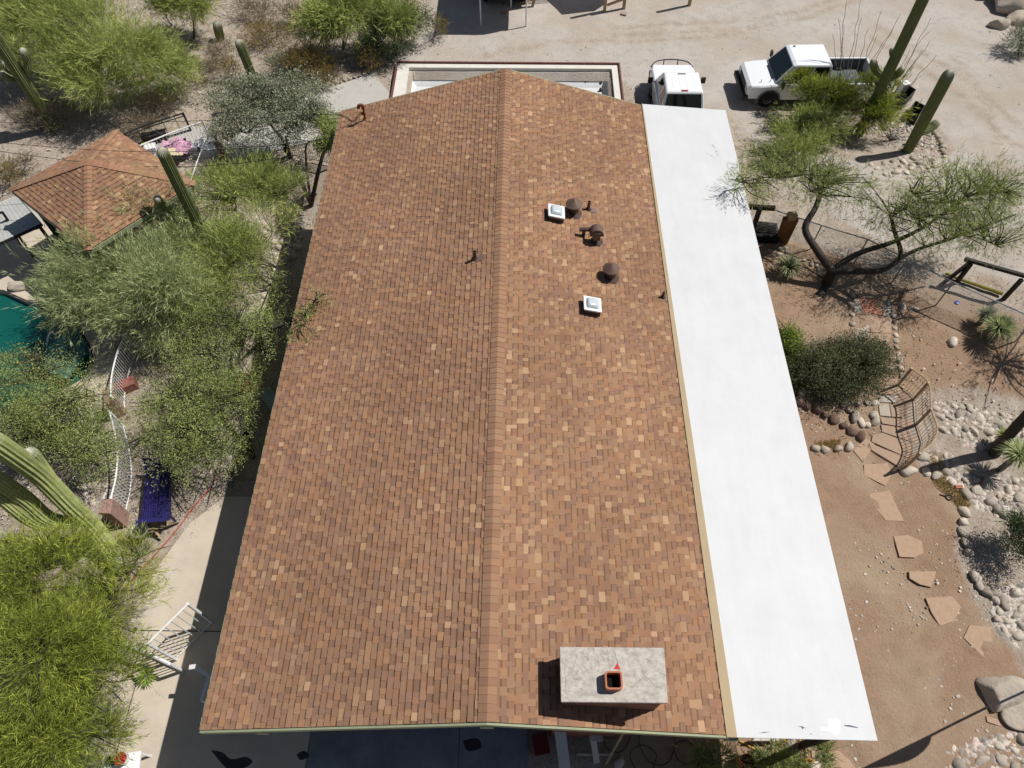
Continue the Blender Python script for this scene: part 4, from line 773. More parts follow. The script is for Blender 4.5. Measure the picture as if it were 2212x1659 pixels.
# ------------------------------------------------------------------ saguaros
def column(mb, path, r, ribs=20, tipw=1.0, base=(.18, .205, .085)):
    P = path; n_ = ribs*2; o = len(mb.v); N = len(P); L_ = [0]
    for i in range(1, N): L_.append(L_[-1]+(P[i]-P[i-1]).length)
    tot = L_[-1]; a = None
    for i, p in enumerate(P):
        d = (P[min(i+1, N-1)]-P[max(i-1, 0)]).normalized()
        if a is None: a = d.cross(Vector((.1, 1, .2))).normalized()
        else: a = (a-d*a.dot(d)).normalized()
        b = d.cross(a); rem = (tot-L_[i])/r; rr = r*math.sqrt(max(0.0, 1-(1-min(rem/1.2, 1))**2)) if rem < 1.2 else r
        rr *= .86+.14*min(1, L_[i]/(tot*.4+.01)); rr = max(rr, .004)
        for k in range(n_):
            t = 2*math.pi*k/n_; q = rr*(1 if k % 2 == 0 else .82); mb.v.append(tuple(p+(a*math.cos(t)+b*math.sin(t))*q))
    for i in range(N-1):
        w_ = max(0, 1-(tot-L_[i])/(r*2.2))*tipw
        for k in range(n_):
            mb.f.append((o+i*n_+k, o+i*n_+(k+1) % n_, o+(i+1)*n_+(k+1) % n_, o+(i+1)*n_+k)); mb.m.append(0)
            f = rnd.uniform(.9, 1.1); sp = w_**1.5; mb.c.append(tuple((x*(1-sp)+y*sp)*f for x, y in zip(base, (.42, .41, .34))))
    mb.f.append(tuple(o+(N-1)*n_+k for k in range(n_))); mb.m.append(0); mb.c.append((.42, .41, .34) if tipw else base)
def resamp(P, r):
    out = [P[0]]
    for q in P[1:]:
        if (q-out[-1]).length > r*.5: out.append(q)
    e = P[-1]; d = (e-out[-1]); d = d.normalized() if d.length > 1e-6 else Vector((0, 0, 1))
    if (e-out[-1]).length < r*.3: out.pop()
    last = out[-1]; L_ = (e-last).length; base_ = max((e-last).length, 1e-3); d = (e-last).normalized()
    tail = [e-d*r*x for x in (1.0, .8, .6, .4, .25, .12, .04, 0) if r*x < base_*.95]
    return out+tail
def saguaro(label, b, h, r, arms=(), lean=(0, 0), group=None, rb=20, ab=14, base=(.18, .205, .085)):
    b = Vector(b); root = empty('saguaro', b, label, 'cactus', group); mb = MB()
    P = resamp(bez([b-Vector((0, 0, .1)), b+Vector((lean[0]*.4, lean[1]*.4, h*.5)), b+Vector((lean[0], lean[1], h))], 12), r); column(mb, P, r, rb, base=base); mb.build('stem', M_CACT, root, col=True)
    for path, ra in arms:
        mb = MB(); column(mb, resamp(bez(path, 8), ra), ra, ab, base=base); mb.build('arm', M_CACT, root, col=True)
    return root
def sag2(label, bu, bv, tu, tv, rpx, arms=(), **k):
    b = GT(bu, bv); z = topz(tu, tv, b); t = G(tu, tv, z); m_ = px2m((bu+tu)/2, (bv+tv)/2, (z+b.z)/2)
    A = []
    for (pts, ar) in arms:       # arm points: (u, v, fraction of stem height)
        A.append(([G(u, v, b.z+(z-b.z)*f) for u, v, f in pts], ar*m_))
    return saguaro(label, b, z-b.z, rpx*m_, A, (t.x-b.x, t.y-b.y), **k)
sag2('tall saguaro with three arms at the left edge', 118, 278, -40, 35, 13, [([(*Q('a', 185, 620), .50), (*Q('a', 240, 605), .525), (*Q('a', 230, 500), .62), (*Q('a', 178, 408), .72)], 9),
      ([(*Q('a', 140, 620), .48), (*Q('a', 70, 580), .53), (*Q('a', 32, 510), .60)], 8), ([(*Q('a', 160, 660), .45), (*Q('a', 70, 660), .48), (*Q('a', 5, 600), .54)], 8)])
sag2('slim saguaro standing behind the olive tree', 568, 225, 514, 86, 9.5); sag2('short saguaro tip poking out of the olive tree', 612, 262, 602, 208, 7)
sag2('saguaro rising through the palo verde over the small roof', 480, 592, 347, 320, 12, [([(*Q('e', 1560, 300), .46), (*Q('e', 1460, 262), .50), (*Q('e', 1375, 215), .58), (*Q('e', 1322, 150), .72)], 9)])
sag2('stubby barrel shaped saguaro in the open gravel', *Q('a', 1860, 330), *Q('a', 1830, 180), 10); sag2('saguaro half hidden inside the big palo verde, right one', *Q('a', 1285, 680), *Q('a', 1115, 335), 8); sag2('saguaro half hidden inside the big palo verde, left one', *Q('a', 1000, 640), *Q('a', 870, 330), 8)
sag2('very tall saguaro with two small arms behind the truck', *Q('d', 815, 1140), *Q('d', 1470, -240), 11.5, [([(*Q('d', 1020, 640), .36), (*Q('d', 960, 590), .40), (*Q('d', 935, 505), .48)], 8), ([(*Q('d', 1080, 660), .36), (*Q('d', 1150, 620), .38), (*Q('d', 1190, 575), .44)], 8), ([(*Q('d', 1100, 470), .5), (*Q('d', 1098, 410), .56)], 6)])
sag2('straight saguaro with one low arm in the rock ringed bed', *Q('d', 1225, 1280), *Q('d', 1595, 592), 12.8, [([(*Q('d', 1330, 1120), .12), (*Q('d', 1420, 1080), .16), (*Q('d', 1500, 1015), .24)], 10)])
b = GT(265, 1225); k_ = lambda x, y, z: G(*Q('f', x, y), z)
saguaro('massive many armed saguaro at the left edge near the picket fence', b, .5, .26, [
    ([b+Vector((0, 0, .2)), k_(800, 1560, .9), k_(560, 1330, 2.0), k_(330, 1100, 3.1), k_(100, 930, 4.2), k_(-150, 760, 5.2)], .25), ([k_(560, 1330, 2.0), k_(470, 1230, 2.5), k_(350, 1060, 3.1), k_(270, 950, 3.6), k_(225, 900, 3.9)], .20),
    ([k_(620, 1500, 1.3), k_(420, 1480, 1.5), k_(200, 1300, 2.4), k_(0, 1160, 3.3), k_(-100, 1100, 3.7)], .21), ([k_(500, 1560, 1.2), k_(300, 1500, 1.6), k_(150, 1400, 2.2), k_(-40, 1240, 2.9)], .19),
    ([k_(760, 1620, .8), k_(690, 1600, 1.3), k_(672, 1575, 1.8)], .13), ([k_(700, 1650, .8), k_(420, 1660, 1.1), k_(345, 1640, 1.6), k_(335, 1625, 1.9)], .13), ([k_(620, 1680, .8), k_(200, 1670, 1.2), k_(40, 1640, 1.8), k_(5, 1600, 2.3)], .16)], rb=18, ab=15, base=(.31, .34, .14))
# leaning dark trunk and off-frame crown at the right
b = GT(*Q('j', 1960, 715)); z1 = 4.2; q = G(*Q('j', 2330, 290), 2.7)
mb = MB(); root = empty('leaning_tree', b, 'leaning bare dark brown trunk crossing the right edge', 'tree'); P = bez([b, b.lerp(q, .35)+Vector((-.03, 0, 0)), q, q+(q-b)*.15], 6); mb.tube(P, [.17-.05*i/(len(P)-1) for i in range(len(P))], 12); mb.build('trunk', M_BARK, root, smooth=True)
# tree beyond the right edge whose branch shadow falls on the dirt
b = GT(2330, 820); c_ = G(2110, 815)+Vector((3.0, 1.1, 4.4)); root = empty('bare_tree', b, 'sparse tree just beyond the right edge throwing a branched shadow', 'tree'); mb = MB()
mb.tube(bez([b, b.lerp(c_, .5), c_], 5), [.09-.05*i/10 for i in range(11)], 7)
for i in range(16):
    e = c_+Vector((rnd.gauss(0, 1), rnd.gauss(0, 1), rnd.gauss(0, .3))); P = bez([c_, c_.lerp(e, .5)+Vector((0, rnd.gauss(0, .2), .1)), e], 4); mb.tube(P, [.035*(1-.7*i/(len(P)-1)) for i in range(len(P))], 5)
mb.build('trunk', M_BARK, root); crown('crown', root, [(np.array(c_), np.array((1.1, 1.1, .5)))], 260, 'needle', 'mesq', 22, slen=.3, sl=.1, width=.012, dens=.12)
# ocotillos
def ocotillo(bu, bv, tips, lab):
    b0 = GT(bu, bv); mb = MB()
    for (x, y) in tips:
        u, v = Q('d', x, y); L_ = math.hypot(u-bu, v-bv); h = L_*.016; e = G(u, v, b0.z+h); P = bez([b0, b0.lerp(e, .5)+Vector((rnd.gauss(0, .06), rnd.gauss(0, .05), -.05)), e+Vector((rnd.gauss(0, .03), 0, 0))], 6)
        P = [p+Vector((rnd.gauss(0, .025), rnd.gauss(0, .03), 0)) for p in P]; mb.tube(P, [.017*(1-.6*i/(len(P)-1)) for i in range(len(P))], 5)
    props(mb.build('ocotillo', M_BARKP), lab, 'ocotillo')
ocotillo(*Q('d', 650, 980), [(725, -60), (850, -40), (655, 150), (600, 290), (690, 200), (860, 155), (900, 240), (1020, 90), (1170, 120), (1120, 240), (960, 300)], 'tall many stemmed ocotillo in front of the truck bed')
ocotillo(*Q('d', 930, 1040), [(1420, 150), (1400, 260), (1360, 430), (1420, 350), (1480, 465), (1300, 500), (1350, 640), (1260, 420), (1160, 480)], 'ocotillo fanning out behind the tall saguaro')
# dry grass by the stairs
def grass(poly, n_, lab, pal='dry', h=.12):
    V = []; Cc = []; xs = [p[0] for p in poly]; ys = [p[1] for p in poly]; k = 0
    while k < n_:
        u, v = rnd.uniform(min(xs), max(xs)), rnd.uniform(min(ys), max(ys))
        if not inpoly(np.array([u]), np.array([v]), poly)[0]: continue
        p = GT(u, v); a_ = rnd.uniform(0, 6.28); d = Vector((math.cos(a_)*.06, math.sin(a_)*.06, h*rnd.uniform(.4, 1))); s = Vector((-d.y, d.x, 0)).normalized()*.008
        V += [tuple(p-s), tuple(p+s), tuple(p+d)]; f = rnd.uniform(.8, 1.3); Cc.append((.40*f, .30*f, .12*f)); k += 1
    o = mesh_np('dry_grass', np.array(V), np.arange(len(V)).reshape(-1, 3), M_LEAF, None, np.array(Cc)); props(o, lab, 'grass', kind='stuff')
grass(PT('j', (1380, 700), (1520, 720), (1560, 960), (1700, 1060), (1760, 1160), (1680, 1200), (1560, 1080), (1440, 980)), 2600, 'dry yellow grass at the foot of the tan railing'); grass(PT('j', (480, 620), (660, 600), (640, 680), (420, 660)), 700, 'dry grass in the bed by the white roof')
def litter():
    V = []; Cc = []; k = 0
    while k < 5200:
        u, v = rnd.uniform(-40, 960), rnd.uniform(-40, 1250)
        if rnd.random() < .15: u, v = rnd.uniform(1600, 2240), rnd.uniform(230, 1000)
        p = GT(u, v)
        if -8 < p.x < 7.4 or inpoly(p.x, p.y, POOL) or (p.x > -10.4 and p.x < 0 and p.y < 8.5) or inpoly(p.x, p.y, DRIVE) or (u < 260 and 450 < v < 900): continue
        a_ = rnd.uniform(0, 3.14); d = Vector((math.cos(a_), math.sin(a_), rnd.uniform(0, .15)))*rnd.uniform(.03, .11); s = Vector((-d.y, d.x, 0)).normalized()*.007; z = Vector((0, 0, .03))
        V += [tuple(p-d+z), tuple(p+s+z*1.5), tuple(p+d+z), tuple(p-s+z)]; f = rnd.uniform(.4, 1.2); Cc.append((.22*f, .17*f, .12*f)); k += 1
    o = mesh_np('leaf_litter', np.array(V), np.arange(len(V)).reshape(-1, 4), M_LEAF, None, np.array(Cc)); props(o, 'dry twigs and leaf litter on the desert floor', 'litter', kind='stuff')
litter()
M_FLAGD = mat('dusty_flagstone', (.44, .31, .22), .95, noise=.2, nscale=6, bump=.4, bscale=12, col2=(.33, .225, .15))
# ------------------------------------------------------------------ stone walk, steps, stepping stones
def stone(pts, m, lab, k='i', th=.03, name='flagstone', dz=0.03, grp=None):
    q = [GT(*Q(k, *p)) for p in pts]; mb = MB(); zz = sum(p.z for p in q)/len(q)+dz
    mb.prism([(p.x, p.y) for p in q], lambda p: float(terr(p[0], p[1]))+dz-th*2.5, lambda p: float(terr(p[0], p[1]))+dz); props(mb.build(name, m, bevel=.008), lab, 'paving stone', grp)
walk = [((1010, 868), (1168, 872), (1175, 990), (1040, 965), M_FLAGR, 'square red flagstone in the walk'), ((960, 800), (1110, 795), (1160, 865), (1010, 862), M_FLAG, 'pale pink flagstone above the red one'), ((970, 880), (1005, 880), (1035, 970), (970, 960), M_FLAGG, 'narrow grey flagstone left of the red one'),
        ((1180, 880), (1240, 880), (1240, 1000), (1182, 990), M_FLAGG, 'narrow flagstone right of the red one'), ((970, 970), (1090, 990), (1080, 1110), (975, 1090), M_FLAGG, 'large grey flagstone below the red one'), ((1098, 995), (1238, 1005), (1240, 1120), (1088, 1112), M_FLAG, 'large tan flagstone below the red one, right'),
        ((975, 1100), (1078, 1118), (1085, 1230), (985, 1220), M_FLAGG, 'grey flagstone half under the round bush'), ((1088, 1120), (1240, 1128), (1250, 1250), (1095, 1240), M_FLAG, 'tan flagstone in the middle of the walk'), ((1100, 1248), (1250, 1258), (1270, 1360), (1150, 1360), M_FLAGG, 'grey flagstone beside the round bush'),
        ((1190, 1368), (1285, 1366), (1300, 1470), (1205, 1470), M_FLAGG, 'last grey flagstone before the steps')]
for w_ in walk: stone(w_[:4], w_[4], w_[5])
steps = [((1060, 100), (1190, 100), (1200, 150), (1030, 150)), ((1030, 155), (1200, 155), (1150, 235), (1005, 228)), ((985, 240), (1140, 240), (1120, 300), (975, 292)), ((975, 300), (1065, 312), (1080, 415), (990, 405)), ((1072, 310), (1160, 320), (1180, 420), (1088, 414)),
         ((990, 415), (1250, 440), (1300, 520), (1010, 470)), ((1000, 478), (1300, 528), (1310, 640), (1010, 540)), ((930, 570), (1010, 545), (1290, 650), (1230, 760), (920, 620)), ((900, 630), (1225, 765), (1150, 830), (920, 690))]
names = ['narrow top step at the railing', 'second step below the walk', 'third step with grey stone', 'left stone of the fourth step', 'right stone of the fourth step', 'wide pale step in the middle', 'wide tan step above the landing', 'long sandstone step with reddish stripe', 'lowest sandstone slab of the steps']
for i, s_ in enumerate(steps): stone(s_, M_FLAG if i not in (2, 3) else M_FLAGG, names[i]+' beside the round bush' if i < 3 else names[i], 'j', .05, 'stone_step', .10-.008*i)
for pts, lab in (((( 900, 1060), (1080, 1030), (1110, 1110), (1200, 1290), (1040, 1280), (960, 1180)), 'first stepping stone below the railing, with pointed end'), (((1110, 1415), (1230, 1405), (1350, 1460), (1360, 1560), (1290, 1595), (1160, 1590)), 'second stepping stone, rounded five sided'),
                 (((770, 690), (880, 590), (950, 640), (850, 790)), 'triangular tan slab at the foot of the steps'), (((860, 810), (1060, 800), (1090, 900), (1040, 990), (860, 900)), 'dusty slab below the steps partly covered by dirt')): stone(pts, M_FLAGD, lab, 'j', .02, 'stepping_stone', .018)
for pts, lab in (((( 1240, 0), (1470, 0), (1430, 135), (1330, 110), (1245, 60)), 'third stepping stone, blunt wedge'), (((1380, 225), (1600, 210), (1680, 300), (1620, 420), (1500, 460), (1430, 350)), 'fourth stepping stone, half buried in dirt'),
                 (((1750, 455), (1930, 470), (1940, 590), (2010, 720), (1960, 800), (1840, 700), (1700, 560)), 'fifth stepping stone, large pink slab'), (((1890, 1220), (1990, 1250), (2020, 1310), (1900, 1270)), 'small orange slab below the rust stained boulder'),
                 (((540, 1540), (640, 1510), (740, 1590), (800, 1680), (540, 1640)), 'broad tan slab at the bottom edge near the white roof corner'), (((410, 1460), (500, 1450), (540, 1600), (420, 1570)), 'grey slab under the hose at the bottom edge')): stone(pts, M_FLAGD, lab, 'k', .02, 'stepping_stone', .018)
for x, y, l in ((1655, 1003, 'red brick with holes lying in the dry grass'), (1840, 965, 'second red brick, beside the striated rock')):
    p = GT(*Q('j', x, y)); mb = MB(); mb.box((p.x-.1, p.y-.05, p.z), (p.x+.1, p.y+.05, p.z+.07), rz=.1*(-1 if x > 1700 else 0)); 
    for dx in (-.06, 0, .06): mb.lathe([(.014, 0), (.001, 0)], (p.x+dx, p.y, p.z+.0725), 8, 1)
    props(mb.build('brick', [mat('orange_brick', (.38, .14, .08), .9, noise=.15), M_BLACK]), l, 'brick')
p = GT(*Q('j', 1575, 1090)); mb = MB(); mb.lathe([(.07, .0), (.10, .06), (.09, .06), (.05, .02)], p, 14); mb.tube([p+Vector((-.1, .02, .05)), p+Vector((-.25, .08, .05))], .015, 6); props(mb.build('pan', M_BLACK), 'small black pan lying in the dirt below the railing', 'pan')
# ------------------------------------------------------------------ railings and fences
def rail_fence(name, label, cat, top, m, zt=1.05, gap=.11, postn=(0, -1), rr=.02, pr=.011, zb=.12, mid=None, lowrail=True, scroll=False, gr=None, panels=()):
    """top: pixel points of the top rail; zt: height of the rail above ground"""
    T = [GT(u, v, zt) for u, v in top]; root = empty(name, GT(*top[0]), label, cat, gr)
    P = bez(T, 8) if len(T) > 2 else [T[0].lerp(T[1], i/12) for i in range(13)]
    mb = MB(); mb.tube(P, rr, 6); mb.build('top_rail', m, root)
    D = Vector((0, 0, -(zt-zb)))
    if lowrail: mb = MB(); mb.tube([p+D for p in P], rr*.8, 6); mb.build('bottom_rail', m, root)
    if mid: mb = MB(); mb.tube([p+Vector((0, 0, -mid)) for p in P], rr*.7, 5); mb.build('middle_rail', m, root)
    mb = MB(); acc = 0; sc = MB()
    for a, b_ in zip(P[:-1], P[1:]):
        L_ = (b_-a).length; d = (b_-a).normalized()
        while acc < L_:
            q = a+d*acc; mb.tube([q, q+D], pr, 4)
            if scroll and rnd.random() < .95:
                for zc in (-.22, -.5):
                    c = q+d*gap*.5+Vector((0, 0, zc)); pts = [c+d*(math.cos(t)*(.045-.004*t))+Vector((0, 0, math.sin(t)*(.07-.006*t))) for t in np.linspace(0, 7.5, 13)]; sc.tube(pts, .006, 3, cap=False)
            acc += gap
        acc -= L_
    mb.build('pickets', m, root)
    if scroll: sc.build('scrollwork', m, root)
    for i in postn:
        q = T[i]; mb = MB(); mb.box((q.x-.03, q.y-.03, q.z-zt-.05), (q.x+.03, q.y+.03, q.z+.02)); mb.build('post', m, root)
    return root
rail_fence('iron_railing', 'tan scrollwork iron railing curving down beside the stone steps', 'railing', [Q('j', *p) for p in ((1265, 0), (1405, 120), (1430, 340), (1480, 500), (1440, 620), (1335, 715))], M_RAIL, 1.0, .10, (0, 1, 2, -1), .022, .008, scroll=True)
fence_r = lambda pts: [Q('f', *p) for p in pts]
rail_fence('picket_fence', 'white picket fence section beside the blue bench', 'fence', fence_r([(920, 565), (965, 740), (990, 940), (975, 1130), (935, 1300)]), M_WHITE, 1.0, .105, (0, -1), .026, .016)
rail_fence('picket_fence', 'white picket fence section curving past the pool corner', 'fence', fence_r([(1180, -330), (1080, -130), (1000, 40), (955, 200), (935, 330), (935, 440)]), M_WHITE, 1.0, .105, (0, -1), .026, .016)
rail_fence('picket_fence', 'short white picket fence corner under the big palo verde', 'fence', [Q('e', *p) for p in ((1270, 930), (1330, 960), (1440, 1000))], M_WHITE, 1.0, .10, (0, -1), .025, .012)
rail_fence('picket_fence', 'white picket fence fragment below the small shingle roof', 'fence', [Q('e', *p) for p in ((1400, 560), (1360, 700), (1300, 850))], M_WHITE, 1.0, .12, (0,), .02, .01)
rail_fence('white_gate', 'open white gate standing over the patio at the lower left', 'gate', [Q('g', *p) for p in ((1585, 275), (1245, 610))], M_WHITE, 1.75, .17, (0, -1), .022, .016)
rail_fence('white_railing', 'flat white railing running into the bottom left tree', 'railing', [Q('g', *p) for p in ((330, 320), (1000, 580), (1430, 780))], M_WHITE, .9, .10, (0, -1), .045, .012)
rail_fence('white_railing', 'white railing around the cluttered corner, far side', 'railing', [Q('a', *p) for p in ((1180, 1230), (1460, 1115), (1710, 1025))], M_WHITE, 1.0, .13, (0, -1), .03, .011, gr=None)
rail_fence('white_railing', 'white railing around the cluttered corner, right side', 'railing', [Q('a', *p) for p in ((1778, 1060), (1700, 1260), (1600, 1545))], M_WHITE, 1.0, .12, (0, -1), .02, .010)
rail_fence('black_railing', 'black metal railing behind the cluttered corner', 'railing', [Q('a', *p) for p in ((1050, 1130), (1250, 1050), (1545, 955))], M_BLACK, .9, .5, (0, -1), .03, .014, mid=.12)
rail_fence('picket_fence', 'rusty picket fence behind the olive tree beside the eave', 'fence', [Q('b', *p) for p in ((680, 1150), (860, 1190), (1060, 1230))], M_BARKP, 1.0, .09, (0, -1), .018, .010)
# masonry pillars by the fence
def block(k, top, h, m, name, lab, cat, z=None):
    q = [GT(*Q(k, *p), h) for p in top]; mb = MB(); mb.prism([(p.x, p.y) for p in q], min(p.z for p in q)-h-.1, lambda p: sum(a.z for a in q)/len(q)); return props(mb.build(name, m, bevel=.01), lab, cat)
M_PSTUC = mat('pink_stucco', (.30, .19, .155), .9, noise=.2, nscale=4, bump=.3)
block('f', ((870, 1315), (955, 1300), (930, 1430), (830, 1425)), 1.0, M_PSTUC, 'stucco_pillar', 'pinkish stucco pillar at the lower end of the picket fence', 'pillar')
block('f', ((860, 400), (935, 380), (965, 455), (880, 500)), .9, M_PSTUC, 'stucco_pillar', 'pinkish stucco pillar between the two picket fence sections', 'pillar')
block('f', ((950, 330), (1120, 265), (1135, 330), (970, 400)), .35, mat('red_tiles', (.24, .09, .075), .8, noise=.3, nscale=10), 'tile_ledge', 'dark red tiled ledge seen through the picket fence', 'ledge')
for x, y, l in ((880, 1362, 'round metal lamp cap on the lower stucco pillar'), (877, 462, 'round metal lamp cap on the upper stucco pillar')):
    p = GT(*Q('f', x, y), .76); mb = MB(); mb.lathe([(.05, 0), (.07, .03), (.05, .06), (.001, .075)], p, 14); props(mb.build('lamp_cap', M_TIN), l, 'lamp')
block('a', ((1800, 1200), (1850, 1190), (1960, 1370), (1910, 1400)), .4, M_BRICK, 'low_brick_wall', 'low red brick wall right of the cluttered corner', 'wall')
# blue bench
bq = [Q('f', *p) for p in ((1235, 1060), (1440, 1080), (1445, 1460), (1190, 1480))]; q = [GT(u, v, .45) for u, v in bq]
root = empty('slatted_lounger', GT(*bq[2]), 'dark blue slatted outdoor bench beside the white picket fence', 'bench')
mb = MB(); n_ = 13
for i in range(n_):
    t0, t1 = i/n_, (i+.78)/n_; a0, a1 = q[0].lerp(q[1], t0), q[0].lerp(q[1], t1); c0, c1 = q[3].lerp(q[2], t0), q[3].lerp(q[2], t1)
    mb.add([a0, a1, c1, c0]+[p-Vector((0, 0, .03)) for p in (a0, a1, c1, c0)], [(0, 1, 2, 3), (7, 6, 5, 4), (0, 4, 5, 1), (1, 5, 6, 2), (2, 6, 7, 3), (3, 7, 4, 0)])
mb.build('seat_slats', M_BLUE, root)
for (a, b_) in ((0, 1), (3, 2)):
    mb = MB(); d = (q[a]-q[3 if a == 0 else 0]).normalized()
    for j in range(3): e = d*(.06+.07*j)+Vector((0, 0, .08+.10*j)); mb.beam(q[a]+e, q[b_]+e, .07, .025)
    mb.build('backrest' if a == 0 else 'end_board', M_BLUE, root)
for p in q: mb = MB(); mb.beam(p-Vector((0, 0, .5)), p+Vector((0, 0, .1)), .05); mb.build('leg', M_BLUE, root)
mb = MB(); mb.tube([GT(*Q('f', x, y), .03+.02) for x, y in ((1960, 1015), (1900, 1060), (1830, 1110))]+[GT(*Q('f', x, y), .05) for x, y in ((1790, 1200), (1720, 1270), (1620, 1390), (1540, 1500), (1420, 1650))]+[GT(*Q('g', x, y), .05) for x, y in ((1030, 160), (900, 260), (780, 360))], .013, 5); props(mb.build('garden_hose', M_HOSER), 'thin red hose running along the patio edge under the trees', 'hose')
p = GT(*Q('f', 1220, 1610)); mb = MB(); mb.lathe([(.12, 0), (.2, .35), (.22, .36), (.19, .33), (.11, .03)], p, 16); mb.tube([p+Vector((.25*math.cos(t), .25*math.sin(t), .40)) for t in np.linspace(0, 6.3, 16)], .012, 5); props(mb.build('wire_basket', M_TIN), 'round grey basket on a ring below the blue bench', 'basket')
for i, (x0, y0, x1, y1) in enumerate(((1280, 1570, 1500, 1500), (1290, 1550, 1360, 1640))):
    mb = MB(); mb.beam(GT(*Q('f', x0, y0), .3), GT(*Q('f', x1, y1), .1), .05); props(mb.build('wooden_pole', M_WOOD), ('long' if i == 0 else 'short')+' weathered pole leaning below the blue bench', 'pole')
q = [GT(*Q('f', *p), .25) for p in ((1980, 290), (2060, 270), (2115, 300), (2080, 400), (2000, 430))]; c = sum(q, Vector())/5; mb = MB(); mb.lathe([(.001, -.12), (.22, -.08), (.34, .12), (.37, .12), (.25, -.12), (.1, -.2)], c, 20); props(mb.build('clay_bowl', M_RUST), 'wide rust coloured bowl among the cobbles near the eave', 'bowl')
q = [G(*Q('o', *p), .5) for p in ((1055, 440), (1205, 345), (1330, 520), (1235, 690))]; mb = MB(); mb.prism([(p.x, p.y) for p in q], .44, .5); props(mb.build('utility_lid', mat('blue_grey_lid', (.30, .36, .40), .6, noise=.12)), 'blue grey slab lying in the shade under the left eave', 'slab')
# bottom left: white bench, ladder and red bucket
mb = MB(); a0, a1 = GT(*Q('g', 1760, 880), 1.6), GT(*Q('g', 1700, 1090), 1.6); root = empty('white_cart', GT(*Q('g', 1700, 1050)), 'white metal rack standing against the eave at the lower left', 'rack')
for dx in (0, .12, .24): mb.beam(a0+Vector((dx, 0, 0)), a1+Vector((dx, 0, 0)), .07, .03)
mb.build('shelf', M_WHITE, root)
for s_ in (0, .26):
    for a in (a0, a1): mb = MB(); mb.beam(a+Vector((s_, 0, 0)), Vector((a.x+s_, a.y, 0)), .035); mb.build('leg', M_WHITE, root)
mb = MB(); mb.beam(a0+Vector((0, 0, .02)), GT(*Q('g', 1640, 805), 1.6), .08, .04); mb.beam(GT(*Q('g', 1600, 810), 1.6), GT(*Q('g', 1670, 800), 1.65), .1, .05); mb.build('arm', M_WHITE, root)
mb = MB(); q = [GT(*Q('g', *p), .7) for p in ((880, 1560), (1190, 1515), (1170, 1700), (830, 1720))]; mb.prism([(p.x, p.y) for p in q], .65, .7); tb = mb.build('table_top', M_WHITE, None)
root = empty('white_table', (q[0].x, q[0].y, 0), 'white table with paint bucket at the bottom left edge', 'table'); tb.location -= root.location; tb.parent = root
for p in q: mb = MB(); c = p.lerp(sum(q, Vector())/4, .15); mb.beam(Vector((c.x, c.y, 0)), Vector((c.x, c.y, .65)), .05); mb.build('leg', M_WHITE, root)
p = GT(*Q('g', 1060, 1590), .7); mb = MB(); mb.lathe([(.11, 0), (.13, .26), (.001, .26)], p, 20); root = props(mb.build('bucket', M_WHITE), 'white bucket with red lid on the white table', 'bucket'); mb = MB(); mb.lathe([(.135, .25), (.135, .28), (.001, .285)], p, 20); o = mb.build('lid', M_RED); o.parent = root
mb = MB(); p = GT(*Q('g', 950, 1600), .7); mb.lathe([(.09, 0), (.09, .14), (.07, .16), (.001, .16)], p, 16); props(mb.build('canister', M_PLAS), 'black canister beside the red lidded bucket', 'canister')
p0, p1 = GT(*Q('g', 1040, 330), .05), GT(*Q('g', 1130, 500), .05)
mb = MB(); mb.lathe([(.06, 0), (.07, .05), (.001, .07)], GT(*Q('g', 1145, 495)), 10); props(mb.build('shoe', M_PLAS), 'small dark object lying on the patio by the white gate', 'debris')
yucca(*Q('g', 1270, 900), .2, .3, 'small green yucca in a pale pot at the patio edge', 110, 'lime'); mb = MB(); mb.lathe([(.14, 0), (.2, .22), (.2, .26), (.17, .24), (.001, .22)], GT(*Q('g', 1230, 850)), 18); props(mb.build('flower_pot', mat('pale_pot', (.5, .42, .36), .8, noise=.2)), 'pale pot at the patio edge below the white railing', 'pot')
rock_line([Q('g', *p) for p in ((1060, 1140), (1000, 1220), (950, 1330), (880, 1400))], .12, 'grey rock on the patio edge under the bottom left tree', 'rocks at the lower left patio edge'); rock_line([Q('g', *p) for p in ((1290, 20), (1240, 60), (1200, 130), (1150, 1000-820))], .12, 'grey rock at the patio edge below the blue bench', 'rocks at the upper patio edge')
# ------------------------------------------------------------------ small shingle roof (gazebo)
gz = empty('gazebo', G(205, 400, 0), 'small square gazebo with brown hip roof left of the house', 'gazebo')
gA, gB, gC = G(251, 281, 3.0), G(22, 409, 3.0), G(190, 541, 3.0); gD = gA+gC-gB; cen_ = (gA+gB+gC+gD)/4; apex = Vector((cen_.x, cen_.y, 4.0)); mb = MB()
for p, q in ((gA, gB), (gB, gC), (gC, gD), (gD, gA)):
    A_ = (q-p).normalized(); mid_ = (p+q)/2; up_ = apex-mid_; up_ = (up_-A_*up_.dot(A_)); L_ = up_.length; U_ = up_.normalized(); N_ = A_.cross(U_)
    if N_.z < 0: N_ = -N_
    W_ = (q-p).length; hx = (apex-p).dot(A_)
    shingles(mb, p, A_, U_, N_, L_, (lambda s, W_=W_, L_=L_, hx=hx: (hx*s/L_, W_-(W_-hx)*s/L_)), lightp=.12)
    mb.add([p-Vector((0, 0, .03)), q-Vector((0, 0, .03)), apex-Vector((0, 0, .03))], [(0, 1, 2)], 0, srgb(90, 60, 45))
gr_ = mb.build('roof', M_SH, gz, col=True)
